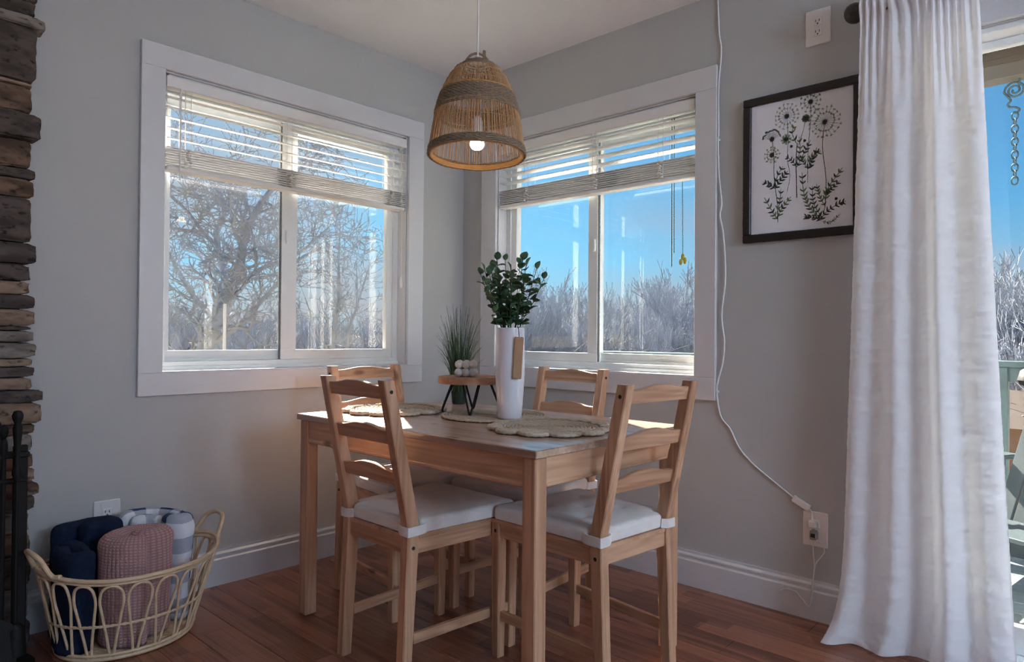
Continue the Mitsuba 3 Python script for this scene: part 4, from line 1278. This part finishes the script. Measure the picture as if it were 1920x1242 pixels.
def limb(S, pts, r0, r1, g, depth, kids, L, spread=.75, rmin=.006):
    """A limb laid out by hand, with twigs growing from it."""
    p = smooth_path(pts, 5)
    rr = np.linspace(r0, r1, len(p))
    for i in range(len(p) - 1):
        S.append((p[i], p[i + 1], rr[i], rr[i + 1]))
    for i in range(2, len(p)):
        for _ in range(kids):
            t = p[i] - p[i - 1]
            t /= np.linalg.norm(t)
            a = np.array([g.gauss(0, 1), g.gauss(0, 1), g.gauss(.15, .8)])
            a /= np.linalg.norm(a)
            d = t * .55 + a * .75
            d /= np.linalg.norm(d)
            grow(S, p[i], d, L * g.uniform(.6, 1.1), rr[i] * .36, depth, spread, 3, g, .25, rmin, .05)


# the old tree beyond the left window
S = []
base = np.array([2.75, 10.15, -3.25])
J = lambda x, y, z: np.array([x, y, z])
limb(S, [base, J(2.83, 10.1, -1), J(2.88, 10.07, .69), J(3.04, 10.0, 1.19), J(3.25, 9.9, 1.7)], .19, .13, _t, 2, 1, .8, rmin=.008)
limb(S, [J(3.25, 9.9, 1.7), J(3.37, 9.75, 2.31), J(3.45, 9.7, 2.92), J(3.6, 9.5, 3.4), J(3.95, 9.2, 4.1), J(4.2, 9.0, 4.8)], .11, .03, _t, 3, 1, .85, rmin=.007)
limb(S, [J(3.25, 9.9, 1.7), J(3.2, 10.1, 2.3), J(3.11, 10.2, 2.89), J(3.22, 10.1, 3.3), J(3.12, 10.2, 3.8), J(2.6, 10.5, 4.4)], .09, .025, _t, 3, 1, .85, rmin=.007)
limb(S, [J(3.11, 10.15, 2.7), J(2.85, 10.2, 2.95), J(2.5, 10.1, 3.3), J(2.1, 10.3, 3.7)], .05, .02, _t, 3, 1, .7, rmin=.007)
limb(S, [J(3.04, 10.0, 1.3), J(2.7, 10.2, 1.75), J(2.4, 10.3, 2.3), J(2.05, 10.3, 3.0)], .07, .02, _t, 3, 1, .7, rmin=.007)
limb(S, [J(2.9, 10.05, .8), J(3.4, 9.8, 1.2), J(3.9, 9.5, 1.9), J(4.4, 9.4, 2.5), J(4.9, 9.2, 2.8)], .06, .02, _t, 3, 1, .8, rmin=.007)
limb(S, [J(3.3, 9.9, 1.9), J(3.8, 9.7, 2.3), J(4.4, 9.5, 2.6), J(5.0, 9.3, 3.2)], .055, .02, _t, 3, 1, .8, rmin=.007)
limb(S, [J(2.85, 10.1, .3), J(2.4, 10.3, .7), J(1.9, 10.5, 1.1)], .06, .02, _t, 3, 1, .75, rmin=.007)
add('old_tree', segs_mesh(S, 5), 'm_bark_hazed', smooth=True, label='large bare old tree with crooked limbs behind the left window pane', cat='tree')
S = []
limb(S, [J(3.2, 6.5, -3.25), J(3.27, 6.48, -1), J(3.29, 6.47, .81), J(3.37, 6.42, 1.59), J(3.36, 6.42, 2.1), J(3.38, 6.42, 2.75)], .07, .008, _t, 2, 2, .45, rmin=.004)
limb(S, [J(3.29, 6.47, .7), J(3.1, 6.6, 1.1), J(2.95, 6.7, 1.6)], .03, .008, _t, 2, 1, .4, rmin=.004)
add('slim_tree', segs_mesh(S, 5), 'm_bark_hazed', smooth=True, label='slim bare young tree behind the right pane of the left window, tip in clear sky', cat='tree')
S = []
limb(S, [J(3.45, 6.3, -3.25), J(3.47, 6.36, -1), J(3.48, 6.35, .85), J(3.6, 6.28, 1.45), J(3.76, 6.17, 2.12)], .055, .007, _t, 2, 2, .42, rmin=.004)
limb(S, [J(3.6, 6.28, 1.4), J(3.62, 6.3, 1.8), J(3.6, 6.3, 2.2)], .018, .006, _t, 1, 1, .35, rmin=.004)
add('slim_tree', segs_mesh(S, 5), 'm_bark_hazed', smooth=True, label='slim bare tree leaning right, close beside the right edge of the left window', cat='tree')
# the wood line
protos = []
for v in range(5):
    g = random.Random(100 + v)
    S = []
    H = 5.6
    tr = [np.array([0, 0, 0.0])]
    for i in range(5):
        tr.append(tr[-1] + [g.gauss(0, .12), g.gauss(0, .12), H / 6])
    p = smooth_path(tr, 3)
    rr = np.linspace(.085, .02, len(p))
    for i in range(len(p) - 1):
        S.append((p[i], p[i + 1], rr[i], rr[i + 1]))
    for i in range(3, len(p)):
        for _ in range(3):
            a = g.uniform(0, 2 * PI)
            d = np.array([math.cos(a) * .7, math.sin(a) * .7, g.uniform(.35, 1.0)])
            grow(S, p[i], d / np.linalg.norm(d), g.uniform(.9, 1.5), .026, 3, .55, 3, g, .16, .011, .22)
    protos.append(mikit.ply(segs_mesh(S, 3), 'm_bark_far_hazed'))
spots = []
for i in range(95):
    a = math.radians(_t.uniform(-2, 84))
    D = _t.uniform(19, 40)
    spots.append((a, D, _t.uniform(.88, 1.28)))
for a, D, s in spots:
    x, yv = EYE[0] + D * math.cos(a), EYE[1] + D * math.sin(a)
    lo = 52 < math.degrees(a)
    k = key_for('wood_line_tree')
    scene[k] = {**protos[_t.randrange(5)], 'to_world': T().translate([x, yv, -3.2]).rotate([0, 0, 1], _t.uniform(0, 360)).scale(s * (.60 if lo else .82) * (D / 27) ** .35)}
    dg = math.degrees(a)
    wh = 'seen through the left window' if dg > 50 else ('seen through the right window' if dg > 18 else 'beyond the deck railing')
    tag(k, 'bare grey tree in the distant wood line ' + wh, 'tree', 'bare distant trees ' + wh)
g = random.Random(77)
S = []
for i in range(5200):
    a = math.radians(g.uniform(-4, 86))
    D = g.uniform(17, 44)
    p = np.array([EYE[0] + D * math.cos(a), EYE[1] + D * math.sin(a), -3.2])
    h = g.uniform(2.6, 4.6) * (D / 27) ** .3
    q = p + [g.gauss(0, .5), g.gauss(0, .5), h]
    m1 = p + (q - p) * .5 + [g.gauss(0, .15), g.gauss(0, .15), 0]
    S += [(p, m1, .03, .02), (m1, q, .02, .012)]
    for _ in range(4):
        b = p + (q - p) * g.uniform(.3, .95)
        S.append((b, b + [g.gauss(0, .5), g.gauss(0, .5), g.uniform(.2, .9)], .015, .009))
add('underbrush', segs_mesh(S, 3), 'm_brush', label='dense grey bare brush below the distant trees', cat='brush', kind='stuff')
wp = thing('white_post', 'thin white post standing outside, seen low in the left window', 'post')
ox, oy = EYE[0] + 8 * .414, EYE[1] + 8 * .910
add('pole', box([ox - .014, oy - .014, -3.2], [ox + .014, oy + .014, 1.352], .004), 'm_white', parent=wp)
hs = thing('brick_shed', 'small brown shed in the yard beyond the deck railing', 'shed')
hx0, hy0 = 13.5, -1.35
add('wall', box([hx0, hy0, -3.2], [hx0 + 3, hy0 + 3.0 - 2.2, -.60]), 'm_brick', parent=hs)
add('roof', rings([[[hx0 - .3, hy0 - .2, -.62], [hx0 + 3.3, hy0 - .2, -.62], [hx0 + 1.5, hy0 - .2, .0]], [[hx0 - .3, hy0 + 1.0, -.62], [hx0 + 3.3, hy0 + 1.0, -.62], [hx0 + 1.5, hy0 + 1.0, .0]]]), 'm_soffit', parent=hs)
for k in [k for k, v in labels.items() if not v]:
    del labels[k]
